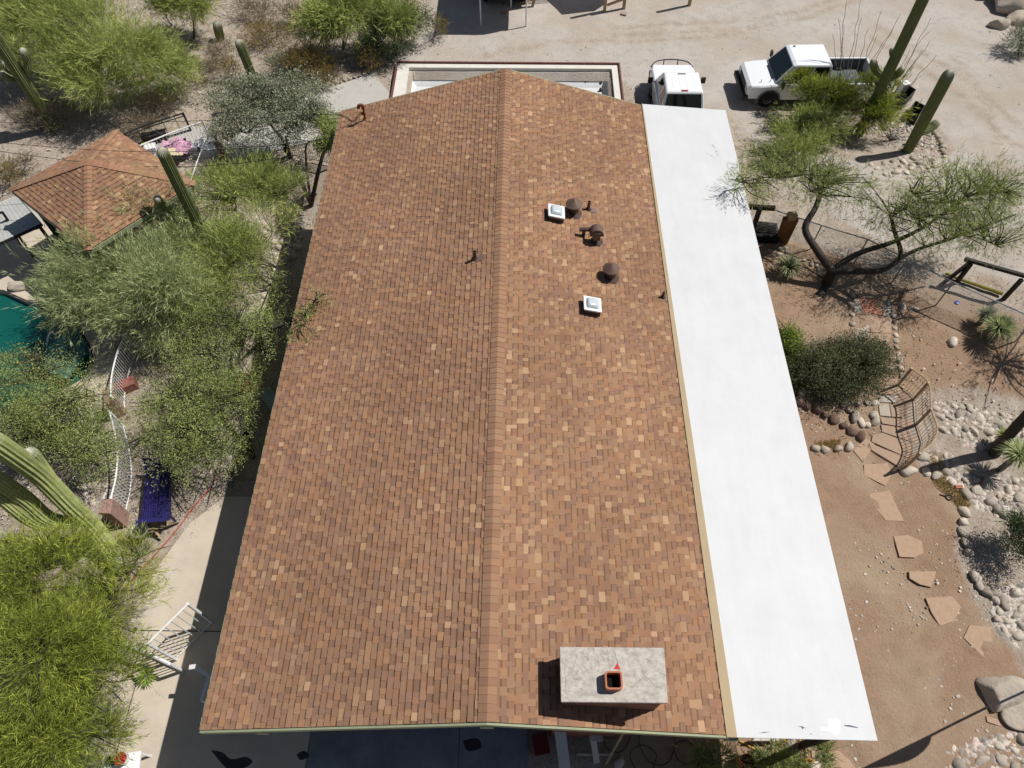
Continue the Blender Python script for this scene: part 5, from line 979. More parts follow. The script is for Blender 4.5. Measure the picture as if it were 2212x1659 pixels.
for p in (gA, gB, gC, gD):
    mb = MB(); d = apex-p; n_ = int(d.length/.15); s_ = Vector((-d.y, d.x, 0)).normalized()*.13
    for i in range(n_):
        a, b_ = p+d*(i/n_), p+d*((i+1.05)/n_); c = tuple(x*rnd.uniform(.95, 1.1) for x in rnd.choice(PAL[:5])); z0, z1 = Vector((0, 0, .035)), Vector((0, 0, .018)); dn = Vector((0, 0, .028))
        mb.add([a-s_-dn+z0, a+z0, a+s_-dn+z0, b_-s_-dn+z1, b_+z1, b_+s_-dn+z1, a-s_-dn, a, a+s_-dn], [(0, 1, 4, 3), (1, 2, 5, 4), (6, 7, 1, 0), (7, 8, 2, 1)], 0, c)
    mb.build('hip_cap', M_SH, gr_, col=True)
for p, q in ((gA, gB), (gB, gC), (gC, gD), (gD, gA)):
    mb = MB(); dn = Vector((0, 0, .1)); mb.beam(p-dn, q-dn, .05, .14); mb.build('fascia', M_SAGE, gr_)
for p in (gA, gB, gC, gD): c = p.lerp(cen_, .14); mb = MB(); mb.box((c.x-.07, c.y-.07, -.05), (c.x+.07, c.y+.07, 3.1)); mb.build('post', M_DARKW, gz)
# cluttered corner
q = [GT(*Q('a', *p), .1) for p in ((1200, 1260), (1560, 1060), (1720, 1060), (1850, 1290), (1640, 1320), (1260, 1320))]; slab('storage_slab', q, .06, M_CONCG)
def cloth(u, v, z, rx, ry, m, lab, name, cat='cloth'):
    c = GT(u, v, z); mb = MB(); N = 12; vs = []
    for j in range(N+1):
        for i in range(N+1):
            a_, b_ = i/N*2-1, j/N*2-1; w_ = 1+.15*math.sin(3*b_+a_*2); vs.append((c.x+a_*rx*w_, c.y+b_*ry*(1+.2*math.sin(a_*4)), c.z+.05*math.sin(5*a_+2*b_)+.04*math.cos(6*b_-a_*3)-.10*(a_*a_+b_*b_)))
    mb.add(vs, [(j*(N+1)+i, j*(N+1)+i+1, (j+1)*(N+1)+i+1, (j+1)*(N+1)+i) for j in range(N) for i in range(N)]); return props(mb.build(name, m, smooth=True), lab, cat)
cloth(*Q('a', 1470, 1210), .5, .62, .42, M_PINK, 'crumpled pink blanket in the cluttered corner', 'blanket'); cloth(*Q('a', 1700, 1190), .35, .35, .3, M_WHITE, 'crumpled white sheet in the cluttered corner', 'sheet')
def bin_(k, x, y, sx, sy, h, m, lab, name='storage_bin', rz=.3, cat='bin', z=0):
    p = GT(*Q(k, x, y), z); mb = MB(); mb.box((p.x-sx/2, p.y-sy/2, p.z), (p.x+sx/2, p.y+sy/2, p.z+h), rz=rz); t = .03; mb.box((p.x-sx/2-t, p.y-sy/2-t, p.z+h), (p.x+sx/2+t, p.y+sy/2+t, p.z+h+.04), rz=rz, o=(p.x, p.y)); return props(mb.build(name, m, bevel=.015), lab, cat)
bin_('a', 1330, 1200, .9, .3, .4, M_PLAS, 'long black bin against the far white railing', rz=.35); bin_('a', 1540, 1270, .5, .4, .35, M_PLAS, 'black box below the pink blanket'); bin_('a', 1640, 1290, .35, .3, .3, M_WHITE, 'white box next to the black one'); bin_('a', 1800, 1290, .7, .5, .3, M_WHITE, 'flat white tub at the right end of the cluttered corner', rz=.2); bin_('a', 1290, 1290, .4, .3, .3, M_WHITE, 'white box at the left end of the cluttered corner'); bin_('a', 1240, 1240, .2, .15, .2, mat('yellow_plastic', (.6, .5, .05), .5), 'small yellow box in the cluttered corner')
for i in range(4):
    a = GT(*Q('a', 1430+i*28, 1250), .42); b_ = GT(*Q('a', 1450+i*28, 1310), .42); mb = MB(); mb.beam(a, b_, .12, .02); props(mb.build('cream_board', M_STRAW), 'cream board in the row below the pink blanket', 'board', 'cream boards')
# pool side things
q = [GT(*Q('e', *p), .06) for p in ((-300, 330), (150, 135), (340, 310), (350, 370), (0, 510), (-300, 640))]; slab('pool_shelter_floor', q, .09, M_CONCG)
rt = empty('corrugated_roof', GT(*Q('e', 150, 300)), 'pale ribbed metal roof at the left edge beside the gazebo', 'roof'); q = [GT(*Q('e', *p), 1.6) for p in ((-260, 290), (140, 135), (345, 365), (-260, 640))]
mb = MB(); N = 60; top_ = [q[0].lerp(q[1], i/N) for i in range(N+1)]; bot_ = [q[3].lerp(q[2], i/N) for i in range(N+1)]; vs = []
for i in range(N+1): dz = Vector((0, 0, -.008 if i % 4 == 0 else 0)); vs += [top_[i]+dz, bot_[i]+dz]
mb.add(vs, [(2*i, 2*i+1, 2*i+3, 2*i+2) for i in range(N)]); mb.build('sheet', mat('pale_metal_sheet', (.38, .38, .365), .6, noise=.15, nscale=3), rt)
for a, b_ in ((q[0], q[1]), (q[3], q[2]), (q[1], q[2])): mb = MB(); mb.beam(a-Vector((0, 0, .06)), b_-Vector((0, 0, .06)), .06, .1); mb.build('beam', M_WHITE if a is q[0] else M_DARKW, rt)
for p in (q[1], q[2]): mb = MB(); mb.box((p.x-.16, p.y-.05, -.02), (p.x-.08, p.y+.03, p.z-.1)); mb.build('post', M_DARKW, rt)
mb = MB(); a, b_, c = GT(*Q('e', 20, 270), 2.0), GT(*Q('e', 150, 460), .9), GT(*Q('e', 285, 650), .05); mb.tube([GT(*Q('e', -40, 285), 2), a], .04, 6); mb.tube([a, b_, c], .045, 6); mb.tube([a, GT(*Q('e', 90, 370), 1.3), GT(*Q('e', 170, 540), .05)], .03, 6); mb.tube([GT(*Q('e', -20, 390), 1.2), GT(*Q('e', 75, 375), 1.3)], .03, 6); props(mb.build('frame_stand', M_BLACK), 'black tubular frame standing beside the pool', 'frame')
cloth(*Q('e', 410, 610), .15, .12, .1, mat('purple_cloth', (.10, .06, .30), .8), 'small purple cloth at the shaded deck edge', 'towel'); mb = MB(); mb.tube(bez([GT(*Q('e', x, y), .05) for x, y in ((430, 620), (490, 570), (540, 580), (590, 540))], 5), .03, 6); props(mb.build('pool_hose', M_BLUE), 'dark blue hose lying in the gazebo shade', 'hose')
mb = MB(); mb.tube(bez([GT(*Q('e', x, y), z) for x, y, z in ((395, 1400, .05), (405, 1330, .6), (430, 1280, .8), (470, 1305, .6))], 5), .03, 8); mb.build('grab_rail', M_WHITE); props(bpy.data.objects['grab_rail'], 'white curved grab rail at the pool edge', 'rail')
q = [GT(*Q('e', *p), .3) for p in ((440, 1350), (525, 1290), (600, 1350), (715, 1350), (700, 1500), (560, 1680), (370, 1600), (390, 1420))]; mb = MB(); mb.prism([(p.x, p.y) for p in q], .26, .30); props(mb.build('lit_step_sheet', M_TEAL), 'green sheet standing in for the sunlit underwater step at the pool corner', 'pool_step')  # added sheet, its lighter green painted for the sunlit part of the underwater step
mb = MB(); mb.lathe([(.07, 0), (.09, .08), (.001, .1)], G(*Q('e', 318, 940), -.1), 14); props(mb.build('float', mat('blue_plastic', (.05, .08, .35), .4)), 'small blue float next to the flat grey boulder', 'float')
mb = MB(); mb.lathe([(.05, 0), (.05, .04), (.001, .05)], G(*Q('e', 337, 1150), -.1), 8); props(mb.build('floating_leaf', M_WHITE), 'tiny white thing floating on the dark pool', 'debris')
# ------------------------------------------------------------------ right side: chain link fence, timber frames
T = [(1672, 453), (1775, 487), (1875, 517), (1960, 560), (2060, 610), (2240, 690)]; P = [GT(u, v, 1.15) for u, v in T]; root = empty('chain_link_fence', P[0]-Vector((0, 0, 1.15)), 'chain link fence with thin grey rail behind the forked mesquite', 'fence')
mb = MB(); mb.tube(P, .022, 6); mb.build('top_rail', M_TIN, root)
for p in P[1:]: mb = MB(); mb.tube([p, p-Vector((0, 0, 1.2))], .025, 6); mb.build('post', M_TIN, root)
mb = MB()
for a, b_ in zip(P[:-1], P[1:]):
    L_ = (b_-a).length; d = (b_-a).normalized(); n_ = int(L_/.075); H_ = 1.12
    for s_ in (-1, 1):
        for i in range(-int(H_/.075), n_+int(H_/.075)):
            x0, z0 = i*.075, 0.; x1, z1 = x0+s_*H_, -H_
            pts = []
            for x, z in ((x0, z0), (x1, z1)): pts.append((x, z))
            (xa, za), (xb, zb) = pts
            def clip(x, xa=xa, za=za, xb=xb, zb=zb): return za+(zb-za)*(x-xa)/(xb-xa)
            lo, hi = max(min(xa, xb), 0), min(max(xa, xb), L_)
            if hi-lo < .02: continue
            p0, p1 = a+d*lo+Vector((0, 0, clip(lo))), a+d*hi+Vector((0, 0, clip(hi))); mb.tube([p0, p1], .0035, 3, cap=False)
mb.build('wire_mesh', M_TIN, root)
def timber(k, segs, w_, lab, name='timber_frame', m=M_DARKW, cat='frame'):
    root = empty(name, GT(*Q(k, segs[0][0], segs[0][1])), lab, cat)
    for x0, y0, z0, x1, y1, z1, pn in segs: mb = MB(); mb.beam(GT(*Q(k, x0, y0), z0), GT(*Q(k, x1, y1), z1), w_); mb.build(pn, m, root)
    return root
timber('i', [(60, 185, 2.2, 395, 205, 2.2, 'beam'), (285, 205, 2.15, 240, 340, .8, 'post'), (240, 340, .8, 190, 470, 0, 'brace')], .13, 'dark timber frame sticking out beside the white roof', 'lean_to')
root = empty('pallet_stack', GT(*Q('i', 330, 380)), 'stack of dark slats in the shade beside the white roof', 'stack')
for i in range(7): mb = MB(); z = .35+.02*i; mb.beam(GT(*Q('i', 250+i*4, 370-i*11), z), GT(*Q('i', 400+i*2, 385-i*11), z), .05, .03); mb.build('slat', M_DARKW, root)
mb = MB(); q = GT(*Q('i', 320, 420)); mb.box((q.x-.4, q.y-.25, q.z-.05), (q.x+.4, q.y+.3, q.z+.33)); mb.build('crate', M_BLACK, root)
# brown chimney-like box
q = [GT(*Q('i', *p), 1.5) for p in ((455, 262), (570, 275), (566, 300), (452, 290))]; c0 = GT(*Q('i', 440, 455)); mb = MB(); b0 = [GT(*Q('i', *p)) for p in ((400, 440), (485, 465), (490, 440), (405, 415))]
mb.add([p for p in (b0[0], b0[1], b0[2], b0[3])]+[q[3], q[2], q[1], q[0]], [(3, 2, 1, 0), (4, 5, 6, 7), (0, 1, 5, 4), (1, 2, 6, 5), (2, 3, 7, 6), (3, 0, 4, 7)])
root = props(mb.build('outdoor_fireplace', mat('brown_wood_box', (.20, .085, .035), .7, noise=.3, nscale=5, bump=.2)), 'tall brown box with small top piece behind the chain link fence', 'fireplace')
mb = MB(); c = (q[0]+q[1]+q[2]+q[3])/4; mb.box((c.x-.14, c.y-.1, c.z), (c.x+.14, c.y+.12, c.z+.22), rz=.15); o = mb.build('cap', M_WOOD); o.parent = root
timber('i', [(1780, 575, 1.1, 2260, 710, 1.1, 'beam'), (1825, 610, 1.0, 1720, 745, 0, 'post'), (2195, 725, 1.0, 2060, 870, 0, 'post'), (1600, 770, .1, 1830, 590, .9, 'brace')], .11, 'black timber hitching frame at the right edge under the mesquite', 'hitching_rail')
mb = MB(); mb.tube([GT(*Q('i', x, y), .12) for x, y in ((1640, 680), (1780, 735), (1900, 775), (2055, 828))], [.05, .055, .06, .07], 8); props(mb.build('log', mat('yellow_log', (.22, .19, .04), .9, noise=.3)), 'mossy yellow log lying beneath the hitching frame', 'log')
mb = MB(); mb.lathe([(.06, 0), (.08, .06), (.001, .08)], GT(*Q('i', 1720, 898)), 12); props(mb.build('bowl', mat('blue_plastic', (.05, .08, .35), .4)), 'tiny dark blue bowl on the dirt', 'bowl')
# unseen pole beyond the right edge; its blade is made up to shape the shadow
S0 = G(2250, 1470); tipS = G(1850, 1668); h_ = 3.6; k2 = Vector((.64, .24, 0)); b = S0.copy(); b = G(2330, 1430); root = empty('off_frame_pole', b, 'slim pole beyond the right edge beside the boulders, with an added blade for its shadow', 'pole')
tp_ = tipS+k2*h_; tp_.z = h_; mb = MB(); mb.tube([b, b.lerp(tp_, .5), tp_], .028, 8); mb.build('pole', M_BLACK, root)
mb = MB(); N = 10; vs = []; fs = []; sA = G(2010, 1588); sB = G(1862, 1662)
for i in range(N+1):
    t = i/N; s0 = sB.lerp(sA, t); dd_ = math.sin(math.pi*min(1, t*1.0))**.7*.5*(.35+.65*t); s1 = s0+Vector((.10, -.35, 0))*dd_*2.0
    hh = h_*(1-.18*t); vs += [s0+k2*hh+Vector((0, 0, hh)), s1+k2*(hh-.05)+Vector((0, 0, hh-.05))]
mb.add(vs, [(2*i, 2*i+1, 2*i+3, 2*i+2) for i in range(N)]); mb.build('shadow_blade', M_PLAS, root)
# ------------------------------------------------------------------ bottom: things under the gable and hoses
mb = MB(); mb.tube(bez([GT(*Q('p', x, y), .04) for x, y in ((700, 600), (880, 700), (1060, 775), (1250, 830), (1440, 910), (1560, 930), (1610, 880), (1560, 850), (1490, 900))], 6), .016, 6); mb.tube(bez([GT(*Q('p', x, y), .05) for x, y in ((1490, 900), (1560, 850), (1680, 865), (1800, 950), (1900, 1050))], 6), .016, 6); mb.tube(bez([GT(*Q('p', x, y), .05) for x, y in ((1510, 580), (1580, 690), (1605, 780), (1605, 860), (1540, 935))], 6), .016, 6); mb.tube(bez([GT(*Q('p', x, y), .05) for x, y in ((1280, 570), (1380, 670), (1410, 780))], 6), .014, 6); props(mb.build('garden_hose', M_HOSEY), 'yellow garden hose looping over the rocks at the bottom edge', 'hose')
mb = MB()
for (cx_, cy_, r_) in ((1330, 1590, .35), (1420, 1610, .42), (1390, 1640, .3), (1480, 1625, .25)):
    c = GT(cx_, cy_, .05); mb.tube([c+Vector((r_*math.cos(t)*(1+.1*math.sin(3*t)), r_*math.sin(t), .02*math.sin(5*t))) for t in np.linspace(0, 6.28, 28)], .014, 5)
props(mb.build('coiled_hose', mat('brown_hose', (.10, .06, .035), .6)), 'coils of dark brown hose in the shade below the gable', 'hose')
mb = MB(); mb.beam(GT(*Q('l', 745, 1515), .1), GT(*Q('l', 1100, 1517), .1), .05, .04); mb.beam(GT(*Q('l', 880, 1335), .4), GT(*Q('l', 1025, 1335), .4), .14, .06); mb.beam(GT(*Q('l', 920, 1340), .38), GT(*Q('l', 960, 1600), .08), .14, .06); props(mb.build('lumber_offcut', M_CREAM), 'pale T shaped lumber lying in the shade below the chimney', 'lumber')
mb = MB(); mb.beam(GT(*Q('l', 1260, 1260), .9), GT(*Q('l', 1060, 1615), .05), .05, .04); props(mb.build('wooden_stick', M_WOOD), 'long stick leaning in the shade below the chimney', 'stick')
mb = MB(); mb.beam(GT(*Q('l', 560, 1240), .9), GT(*Q('l', 620, 1700), .3), .26, .06); props(mb.build('plank', M_TIN), 'wide grey board standing in the shade left of the chimney base', 'board')
rock(GT(*Q('l', 1205, 1600)), .2, 'pale rock in the shade right of the T shaped lumber', None); bin_('l', 350, 1420, .3, .4, .35, mat('dark_red_cloth', (.12, .008, .012), .8), 'dark red bag in the shade on the patio', 'bag', .2, 'bag')
p = GT(*Q('p', 750, 930)); mb = MB(); mb.lathe([(.2, 0), (.22, .35), (.2, .36), (.19, .1), (.001, .08)], p, 22); props(mb.build('rusty_drum', M_RUST), 'rusty drum at the bottom edge among the leaves', 'drum')
root = empty('mesh_crate', GT(*Q('p', 960, 900)), 'black crate with white diamond mesh beside the rusty drum', 'crate'); p = GT(*Q('p', 960, 900)); mb = MB(); mb.box((p.x-.16, p.y-.22, 0), (p.x+.16, p.y+.22, .28)); mb.build('box', M_BLACK, root); mb = MB()
for i in range(-6, 7):
    for s_ in (-1, 1):
        a = Vector((p.x+i*.045, p.y-.2, .29)); b_ = a+Vector((s_*.28, .4, 0)); mb.tube([a, b_], .005, 3) if abs(b_.x-p.x) < .2 and abs(a.x-p.x) < .2 else None
mb.build('mesh', M_WHITE, root)
rock_patch([Q('p', *p) for p in ((870, 620), (1780, 640), (1800, 968), (900, 968))], 16, .13, 'tan rock under the yellow hose at the bottom edge', 'rocks under the yellow hose')
mb = MB(); a = GT(*Q('p', 1060, 560)); 
q = [GT(*Q('p', *p), .35) for p in ((900, 560), (1230, 560), (1225, 600), (870, 600))]; mb.prism([(p.x, p.y) for p in q], .1, .35); props(mb.build('brick_step', M_CREAM), 'pale masonry block just under the white roof edge', 'block')
# ------------------------------------------------------------------ top edge: shelter, travel trailer, timber swing frame
M_TRA = mat('trailer_skin', (.55, .56, .57), .5, noise=.06)
S = [G(*p) for p in ((935, 76), (1045, 79), (1052, 30), (1055, -60), (925, -60))]; hT = 3.4; off = Vector((.64*hT, .24*hT, hT)); q = [p+off for p in S]
root = empty('travel_trailer', (q[0].x+1, q[0].y+1, 0), 'pale box trailer cut off by the top edge, casting the big dark shadow', 'trailer')
mb = MB(); xa, xb, ya, yb = q[0].x, q[1].x, q[0].y, q[0].y+5.5; mb.box((xa, ya, 1.55), (xb, yb, hT)); mb.build('body', M_TRA, root, bevel=.12)
mb = MB(); mb.box((xa+.1, ya+1.6, .5), (xb-.1, yb-.3, 1.545)); mb.build('chassis', M_BLACK, root)
for x in (xa+.05, xb-.2): mb = MB(); mb.tube([(x, ya-.05, .02), (x, ya-.05, 1.6)], .035, 6); mb.build('stabiliser_leg', M_WHITE, root)
for x in (xa+.12, xb-.32):
    for y in (ya+2.2, ya+3.0): mb = MB(); mb.tube([(x, y, .33), (x+.2, y, .33)], .33, 18); mb.build('wheel', M_TYRE, root)
def ground_z(u, v): return GT(u, v)
b1, b2, b3, b4 = GT(*Q('c', 1298, 95)), GT(*Q('c', 1460, 72)), GT(*Q('c', 2012, 48)), GT(*Q('c', 690, 55))
root = empty('timber_shelter', b1, 'pale timber post shelter cut off by the top edge', 'shelter')
hh = 2.5; Y_ = 2.8
for p in (b1, b2, b3): mb = MB(); mb.box((p.x-.07, p.y-.07, -.05), (p.x+.07, p.y+.07, hh)); mb.build('post', M_WOOD, root)
mb = MB(); mb.beam(b1+Vector((.1, 0, .3)), b2+Vector((-.1, 0, .45)), .05, .12); mb.beam(b1+Vector((0, 0, .8)), b2+Vector((0, 0, .8)), .05, .12); mb.build('crosspiece', M_WOOD, root)
q = [G(*Q('c', *p)) for p in ((790, -30), (945, 122), (1215, 95), (1300, 40), (1300, -200), (800, -200))]; q = [p+Vector((.64*hh, .24*hh, 0)) for p in q]; mb = MB(); mb.prism([(p.x, p.y) for p in q], hh, hh+.06); mb.build('roof_deck', M_WOOD, root)
for i in range(3):
    mb = MB(); a = b4+Vector((-.7+.25*i, .2+.15*i, .03)); mb.beam(a, a+Vector((1.7, .25, .35)), .05); props(mb.build('ladder_rail', M_WOOD), 'weathered rail leaning near the trailer at the top edge', 'timber', 'rails near the trailer')
mb = MB(); mb.beam(b4, b4+Vector((.5, .3, 1.9)), .12); props(mb.build('timber_prop', M_WOOD), 'slanting thick timber between trailer and shelter', 'timber')
mb = MB(); p = G(*Q('n', 1490, 60)); mb.beam(p, p+Vector((0, .1, 1.2)), .08); props(mb.build('rusty_post', M_RUST), 'short rusty post right of the trailer', 'post'); mb = MB(); p = G(*Q('n', 1590, 110)); mb.tube([p, p+Vector((0, 0, 2))], .03, 6); props(mb.build('thin_white_post', M_WHITE), 'thin white post right of the trailer', 'post')
for k_, x, y, l in (('n', 1500, 178, 'flat paving block on the driveway right of the trailer shadow'), ('c', 1462, 120, 'flat paving block on the driveway below the shelter post')):
    p = GT(*Q(k_, x, y)); mb = MB(); mb.box((p.x-.14, p.y-.13, -.01), (p.x+.14, p.y+.13, .07), rz=-.3); props(mb.build('paving_block', mat('pink_block', (.33, .25, .21), .9, noise=.15)), l, 'block')
# ------------------------------------------------------------------ trucks
def pickup(name, label, L, W, H_, xc, yc, hd, bumper_m, liner, brushguard=False, crew=True, flares=False, cab_=(1.12, 1.66, 3.25, 3.38)):
    """nose along +X locally"""
    root = empty(name, (0, 0, 0), label, 'pickup truck'); zr, zb, zh = H_, H_*.60, H_*.56
    nose, ws0, ws1, rf1, rw, tail = L/2, L/2-cab_[0], L/2-cab_[1], L/2-cab_[2], L/2-cab_[3], -L/2
    hw = W/2; mb = MB()
    def sect(x, w0, w1, z0, z1, z2): return [(x, -w1, z0), (x, -w0, z1), (x, -w0*.93, z2), (x, w0*.93, z2), (x, w0, z1), (x, w1, z0)]
    S_ = [sect(nose-.02, hw*.86, hw*.86, .50, zh*.78, zh*.86), sect(nose-.14, hw*.95, hw*.95, .42, zh*.86, zh*.95), sect(nose-.5, hw, hw*.97, .42, zh*.92, zh*.985), sect(ws0, hw, hw*.97, .38, zh*.96, zh*1.03), sect(ws1, hw, hw*.97, .36, zb*.97, zb), sect(rw, hw, hw*.97, .36, zb*.98, zb*1.0)]
    for a, b_ in zip(S_[:-1], S_[1:]): mb.add(a+b_, [(i, i+1, 7+i, 6+i) for i in range(5)]+[(5, 0, 6, 11)])
    mb.add(S_[0], [(0, 1, 2, 3, 4, 5)]); mb.add(S_[-1], [(5, 4, 3, 2, 1, 0)])
    body = mb.build('body', M_CAR, root, smooth=False)
    bv = body.modifiers.new('b', 'BEVEL'); bv.width = .03; bv.segments = 3; bv.limit_method = 'ANGLE'; bv.angle_limit = .4
    mb = MB(); x0, x1, zt_ = tail, rw-.03, zb*.99; t = .07       # bed
    mb.box((x0, -hw, .42), (x1, -hw+t, zt_)); mb.box((x0, hw-t, .42), (x1, hw, zt_)); mb.box((x0, -hw+t, .45), (x0+t, hw-t, zt_-.01)); mb.box((x1-t, -hw+t, .5), (x1, hw-t, zt_-.01)); mb.box((x0+t, -hw+t, .5), (x1-t, hw-t, .62))
    mb.build('bed', M_CAR, root, bevel=.018)
    mb = MB(); lt = .015; mb.box((x0+t+lt, -hw+t+.004, .63), (x1-t-.004, -hw+t+lt+.01, zt_-.03)); mb.box((x0+t+lt, hw-t-lt-.01, .63), (x1-t-.004, hw-t-.004, zt_-.03)); mb.box((x0+t+.004, -hw+t+.02, .625), (x1-t-.004, hw-t-.02, .64)); mb.box((x1-t-.03, -hw+t+.03, .641), (x1-t-.006, hw-t-.03, zt_-.03)); mb.build('bed_liner', liner, root)
    # cab
    rw_ = hw*.80; bw = hw*.95; f0 = [(ws0+.02, bw*.93), (rw, bw)]; f1 = [(ws1, rw_), (rf1, rw_)]
    A = [(ws0+.03, -bw*.94, zb-.03), (rw+.01, -bw, zb-.03), (rw+.01, bw, zb-.03), (ws0+.03, bw*.94, zb-.03)]; Bt = [(ws1, -rw_*.97, zr-.05), (rf1, -rw_, zr-.05), (rf1, rw_, zr-.05), (ws1, rw_*.97, zr-.05)]; Tt = [(ws1-.12, -rw_*.90, zr), (rf1+.08, -rw_*.92, zr), (rf1+.08, rw_*.92, zr), (ws1-.12, rw_*.90, zr)]
    mb = MB(); mb.add(A+Bt+Tt, [(j+i, j+(i+1) % 4, j+4+(i+1) % 4, j+4+i) for j in (0, 4) for i in range(4)]+[(8, 9, 10, 11)]); cab = mb.build('cab', M_CAR, root, smooth=False); bv = cab.modifiers.new('b', 'BEVEL'); bv.width = .05; bv.segments = 3
    A, Bt = [Vector(p) for p in A], [Vector(p) for p in Bt]
    def pane(a, b_, c, d, u0, u1, v0, v1, nm, o=.008):
        n_ = (b_-a).cross(d-a).normalized(); ctr = sum(A+Bt, Vector())/8
        if n_.dot((a+b_+c+d)/4-ctr) < 0: n_ = -n_
        P_ = lambda u, v: (a.lerp(b_, u)).lerp(d.lerp(c, u), v)+n_*o
        mb = MB(); pts = [P_(u, v) for u, v in ((u0, v0), (u1, v0), (u1, v1), (u0, v1))]; mb.add(pts+[p-n_*.006 for p in pts], [(0, 1, 2, 3), (0, 4, 5, 1), (1, 5, 6, 2), (2, 6, 7, 3), (3, 7, 4, 0)]); return mb.build(nm, M_GLASS, cab)
    pane(A[0], A[3], Bt[3], Bt[0], .05, .95, .06, .96, 'windshield'); pane(A[1], A[2], Bt[2], Bt[1], .06, .94, .22, .93, 'rear_window')
    for i, j in ((0, 1), (3, 2)):
        if crew: pane(A[i], A[j], Bt[j], Bt[i], .17, .53, .16, .92, 'side_window'); pane(A[i], A[j], Bt[j], Bt[i], .60, .93, .16, .92, 'side_window')
        else: pane(A[i], A[j], Bt[j], Bt[i], .17, .9, .16, .92, 'side_window')
    for s in (-1, 1):
        mb = MB(); mb.box((ws0-.25, s*(hw+.17)-.10, zb-.05), (ws0-.17, s*(hw+.17)+.10, zb+.20)); mb.beam((ws0-.21, s*hw*.95, zb-.02), (ws0-.21, s*(hw+.1), zb+.03), .04); mb.build('mirror', M_PLAS, root, bevel=.015)
        mb = MB(); mb.box((nose-.16, s*hw*.70-.15, zh*.66), (nose+.005, s*hw*.70+.15, zh*.84)); mb.build('headlight', M_LIGHT, root, bevel=.02)
        mb = MB(); mb.box((tail-.012, s*(hw-.08)-.07, .68), (tail+.02, s*(hw-.08)+.07, zt_-.08)); mb.build('tail_light', M_RED, root)
        for xw in (nose-.20*L+.12, tail+.21*L):
            mb = MB(); mb.lathe([(.20, -.11), (.33, -.115), (.37, -.06), (.37, .06), (.33, .115), (.20, .11)], (0, 0, 0), 28); o = mb.build('wheel', M_TYRE, root, smooth=True); o.rotation_euler = (R(90), 0, 0); o.location = (xw, s*(hw-.13), .37)
            mb = MB(); mb.lathe([(.20, .10), (.16, .07), (.05, .10), (.001, .10)], (0, 0, 0), 20); r_ = mb.build('rim', M_RIM); r_.parent = o
            if s > 0: r_.rotation_euler = (R(180), 0, 0)
            mb = MB(); pts = []; N = 14                       # wheel arch
            for k in range(N+1): t_ = math.pi*k/N; pts.append(t_)
            vs = []
            for t_ in pts: c_, s2 = math.cos(t_), math.sin(t_); vs += [(xw+.42*c_, s*(hw+.012), .38+.42*s2), (xw+.42*c_, s*(hw-.25), .38+.42*s2)]
            vs2 = [(xw+.50*math.cos(t_), s*(hw+.016), .38+.49*math.sin(t_)) for t_ in pts]
            mb.add([(xw, s*(hw+.010), .38)]+[(xw+.43*math.cos(t_), s*(hw+.010), .38+.43*math.sin(t_)) for t_ in pts], [(0, k+1, k+2) for k in range(N)], 0)
            base_ = [(xw+.43*math.cos(t_), s*(hw+.03), .38+.43*math.sin(t_)) for t_ in pts]
            if flares: mb.add(base_+vs2, [(k, k+1, N+2+k, N+1+k) for k in range(N)], 1)
            o2 = mb.build('wheel_arch', [M_BLACK, mat('grey_flare', (.14, .15, .17), .5)], root)
    mb = MB(); mb.box((nose-.12, -hw*.97, .36), (nose+.14, hw*.97, .58)); mb.build('front_bumper', bumper_m, root, bevel=.05); mb = MB(); mb.box((nose-.03, -hw*.52, .56), (nose+.012, hw*.52, zh*.82)); mb.build('grille', M_BLACK, root, bevel=.01)
    mb = MB(); mb.box((tail-.16, -hw*.93, .40), (tail-.005, hw*.93, .54)); mb.build('rear_bumper', M_RIM, root, bevel=.02)
    mb = MB(); mb.box((tail+.2, -hw*.75, .28), (nose-.25, hw*.75, .44)); mb.build('chassis', M_BLACK, root)
    for s in (-1, 1):
        for dx in ((ws1-.28-.0), rw+.1): mb = MB(); mb.box((dx, s*(hw+.006)-.008, zb*.86), (dx+.14, s*(hw+.006)+.012, zb*.89)); mb.build('door_handle', M_CAR if not brushguard else M_BLACK, root)
    if brushguard:
        mb = MB(); mb.tube(bez([(nose-.15, -hw*.98, .9), (nose+.12, -hw*.7, .98), (nose+.24, 0, 1.0), (nose+.12, hw*.7, .98), (nose-.15, hw*.98, .9)], 6), .025, 6); mb.tube([(nose+.20, -.3, .4), (nose+.24, -.3, 1.0)], .022, 6); mb.tube([(nose+.20, .3, .4), (nose+.24, .3, 1.0)], .022, 6); mb.build('brush_guard', M_PLAS, root)
        for s in (-1, 1): mb = MB(); mb.tube([(ws0, s*(hw+.09), .36), (rw, s*(hw+.09), .36)], .04, 8); mb.build('side_step', M_PLAS, root)
        mb = MB(); mb.box((ws1-.22, -.16, zr), (ws1-.18, .16, zr+.02)); mb.build('roof_lamp', M_PLAS, cab)
        mb = MB(); mb.box((rf1+.05, -.13, zr-.01), (rf1+.10, .13, zr+.015)); mb.build('brake_lamp', M_RED, cab)
        for yy in (-.42, -.14, .14, .42): mb = MB(); mb.box((rf1+.15, yy-.006, zr+.0005), (ws1-.35, yy+.006, zr+.006)); mb.build('roof_rib', M_CAR, cab)
    else:
        mb = MB(); mb.box((ws0-.02, -.5, zb+.0), (ws0+.06, .5, zb+.03)); mb.build('wiper', M_BLACK, cab)
        mb = MB(); mb.box((ws1-.32, -.55, zr+.0), (ws1-.24, -.52, zr+.05)); mb.build('antenna', M_BLACK, cab)
    root.location = (xc, yc, 0); root.rotation_euler = (0, 0, hd); return root
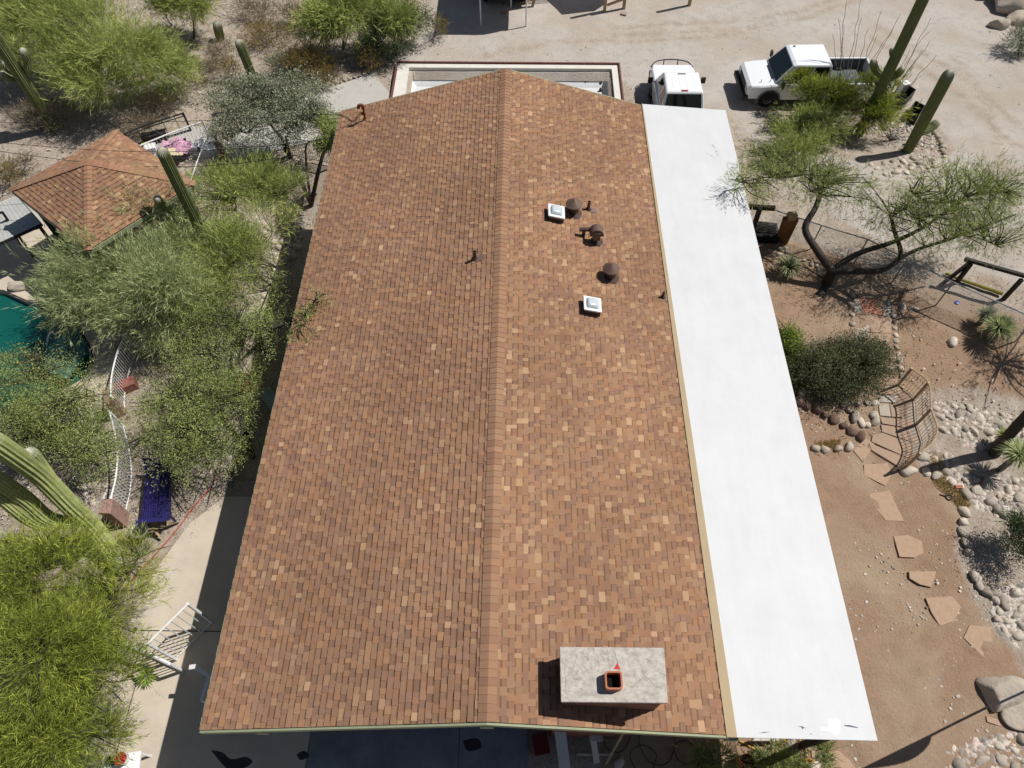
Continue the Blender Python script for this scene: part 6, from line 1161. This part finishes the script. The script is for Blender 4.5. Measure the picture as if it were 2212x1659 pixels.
tA = G(1597, 150, .7); pickup('pickup_truck', 'white crew cab pickup with open dark bed parked sideways', 5.45, 1.90, 1.86, 12.20, 27.50, math.pi+R(1.5), M_PLAS, mat('grey_liner', (.10, .11, .12), .7), flares=True)
pickup('pickup_truck', 'white pickup with black brush guard seen from behind, beside the white roof', 5.5, 1.84, 1.85, 6.50, 25.42, R(90), M_RIM, M_PLAS, brushguard=True, cab_=(1.3, 1.9, 3.25, 3.5))
# mesh cart by the truck front and black bins behind
root = empty('hand_truck', GT(*Q('t', 1290, 1120)), 'small grey hand cart standing in the truck shadow', 'cart'); mb = MB(); p = GT(*Q('t', 1290, 1130))
for dx in (-.18, .18): mb.tube([(p.x+dx, p.y, .02), (p.x+dx*1.05, p.y+.05, 1.15)], .018, 6)
mb.build('handle', M_TIN, root); mb = MB(); mb.box((p.x-.19, p.y-.1, .08), (p.x+.19, p.y+.14, .62)); mb.build('bin', mat('grey_green_bin', (.12, .15, .14), .5), root, bevel=.03); mb = MB(); mb.tube([(p.x+.2, p.y+.1, .15), (p.x+.25, p.y+.1, .15)], .14, 14); mb.build('wheel', M_TYRE, root)
def openbox(k, pts, h, m, lab, name, cat):
    q = [GT(*Q(k, *p), h) for p in pts]; c = sum(q, Vector())/4; root = empty(name, (c.x, c.y, 0), lab, cat)
    for i in range(4):
        a, b_ = q[i], q[(i+1) % 4]; mb = MB(); mb.beam(Vector((a.x, a.y, h/2)), Vector((b_.x, b_.y, h/2)), .03, h); mb.build('side_panel', m, root)
    mb = MB(); mb.prism([(p.x, p.y) for p in q], .02, .05); mb.build('base', M_BLACK, root)
openbox('d', ((1210, 850), (1300, 755), (1235, 715), (1150, 800)), .45, M_PLAS, 'open black trailer box behind the saguaro arms', 'cargo_box', 'box'); openbox('d', ((1240, 930), (1300, 850), (1375, 890), (1320, 985)), .4, M_DARKW, 'dark wire box beside the straight saguaro', 'wire_box', 'box')
mb = MB(); p = GT(*Q('d', 1215, 705), .5); mb.box((p.x-.2, p.y-.12, 0), (p.x+.15, p.y+.2, .55), rz=.4); props(mb.build('white_bucket_box', M_WHITE, bevel=.03), 'white plastic box above the open black box', 'box')
for i in range(2): mb = MB(); p = GT(*Q('d', 1000+i*0, 0));
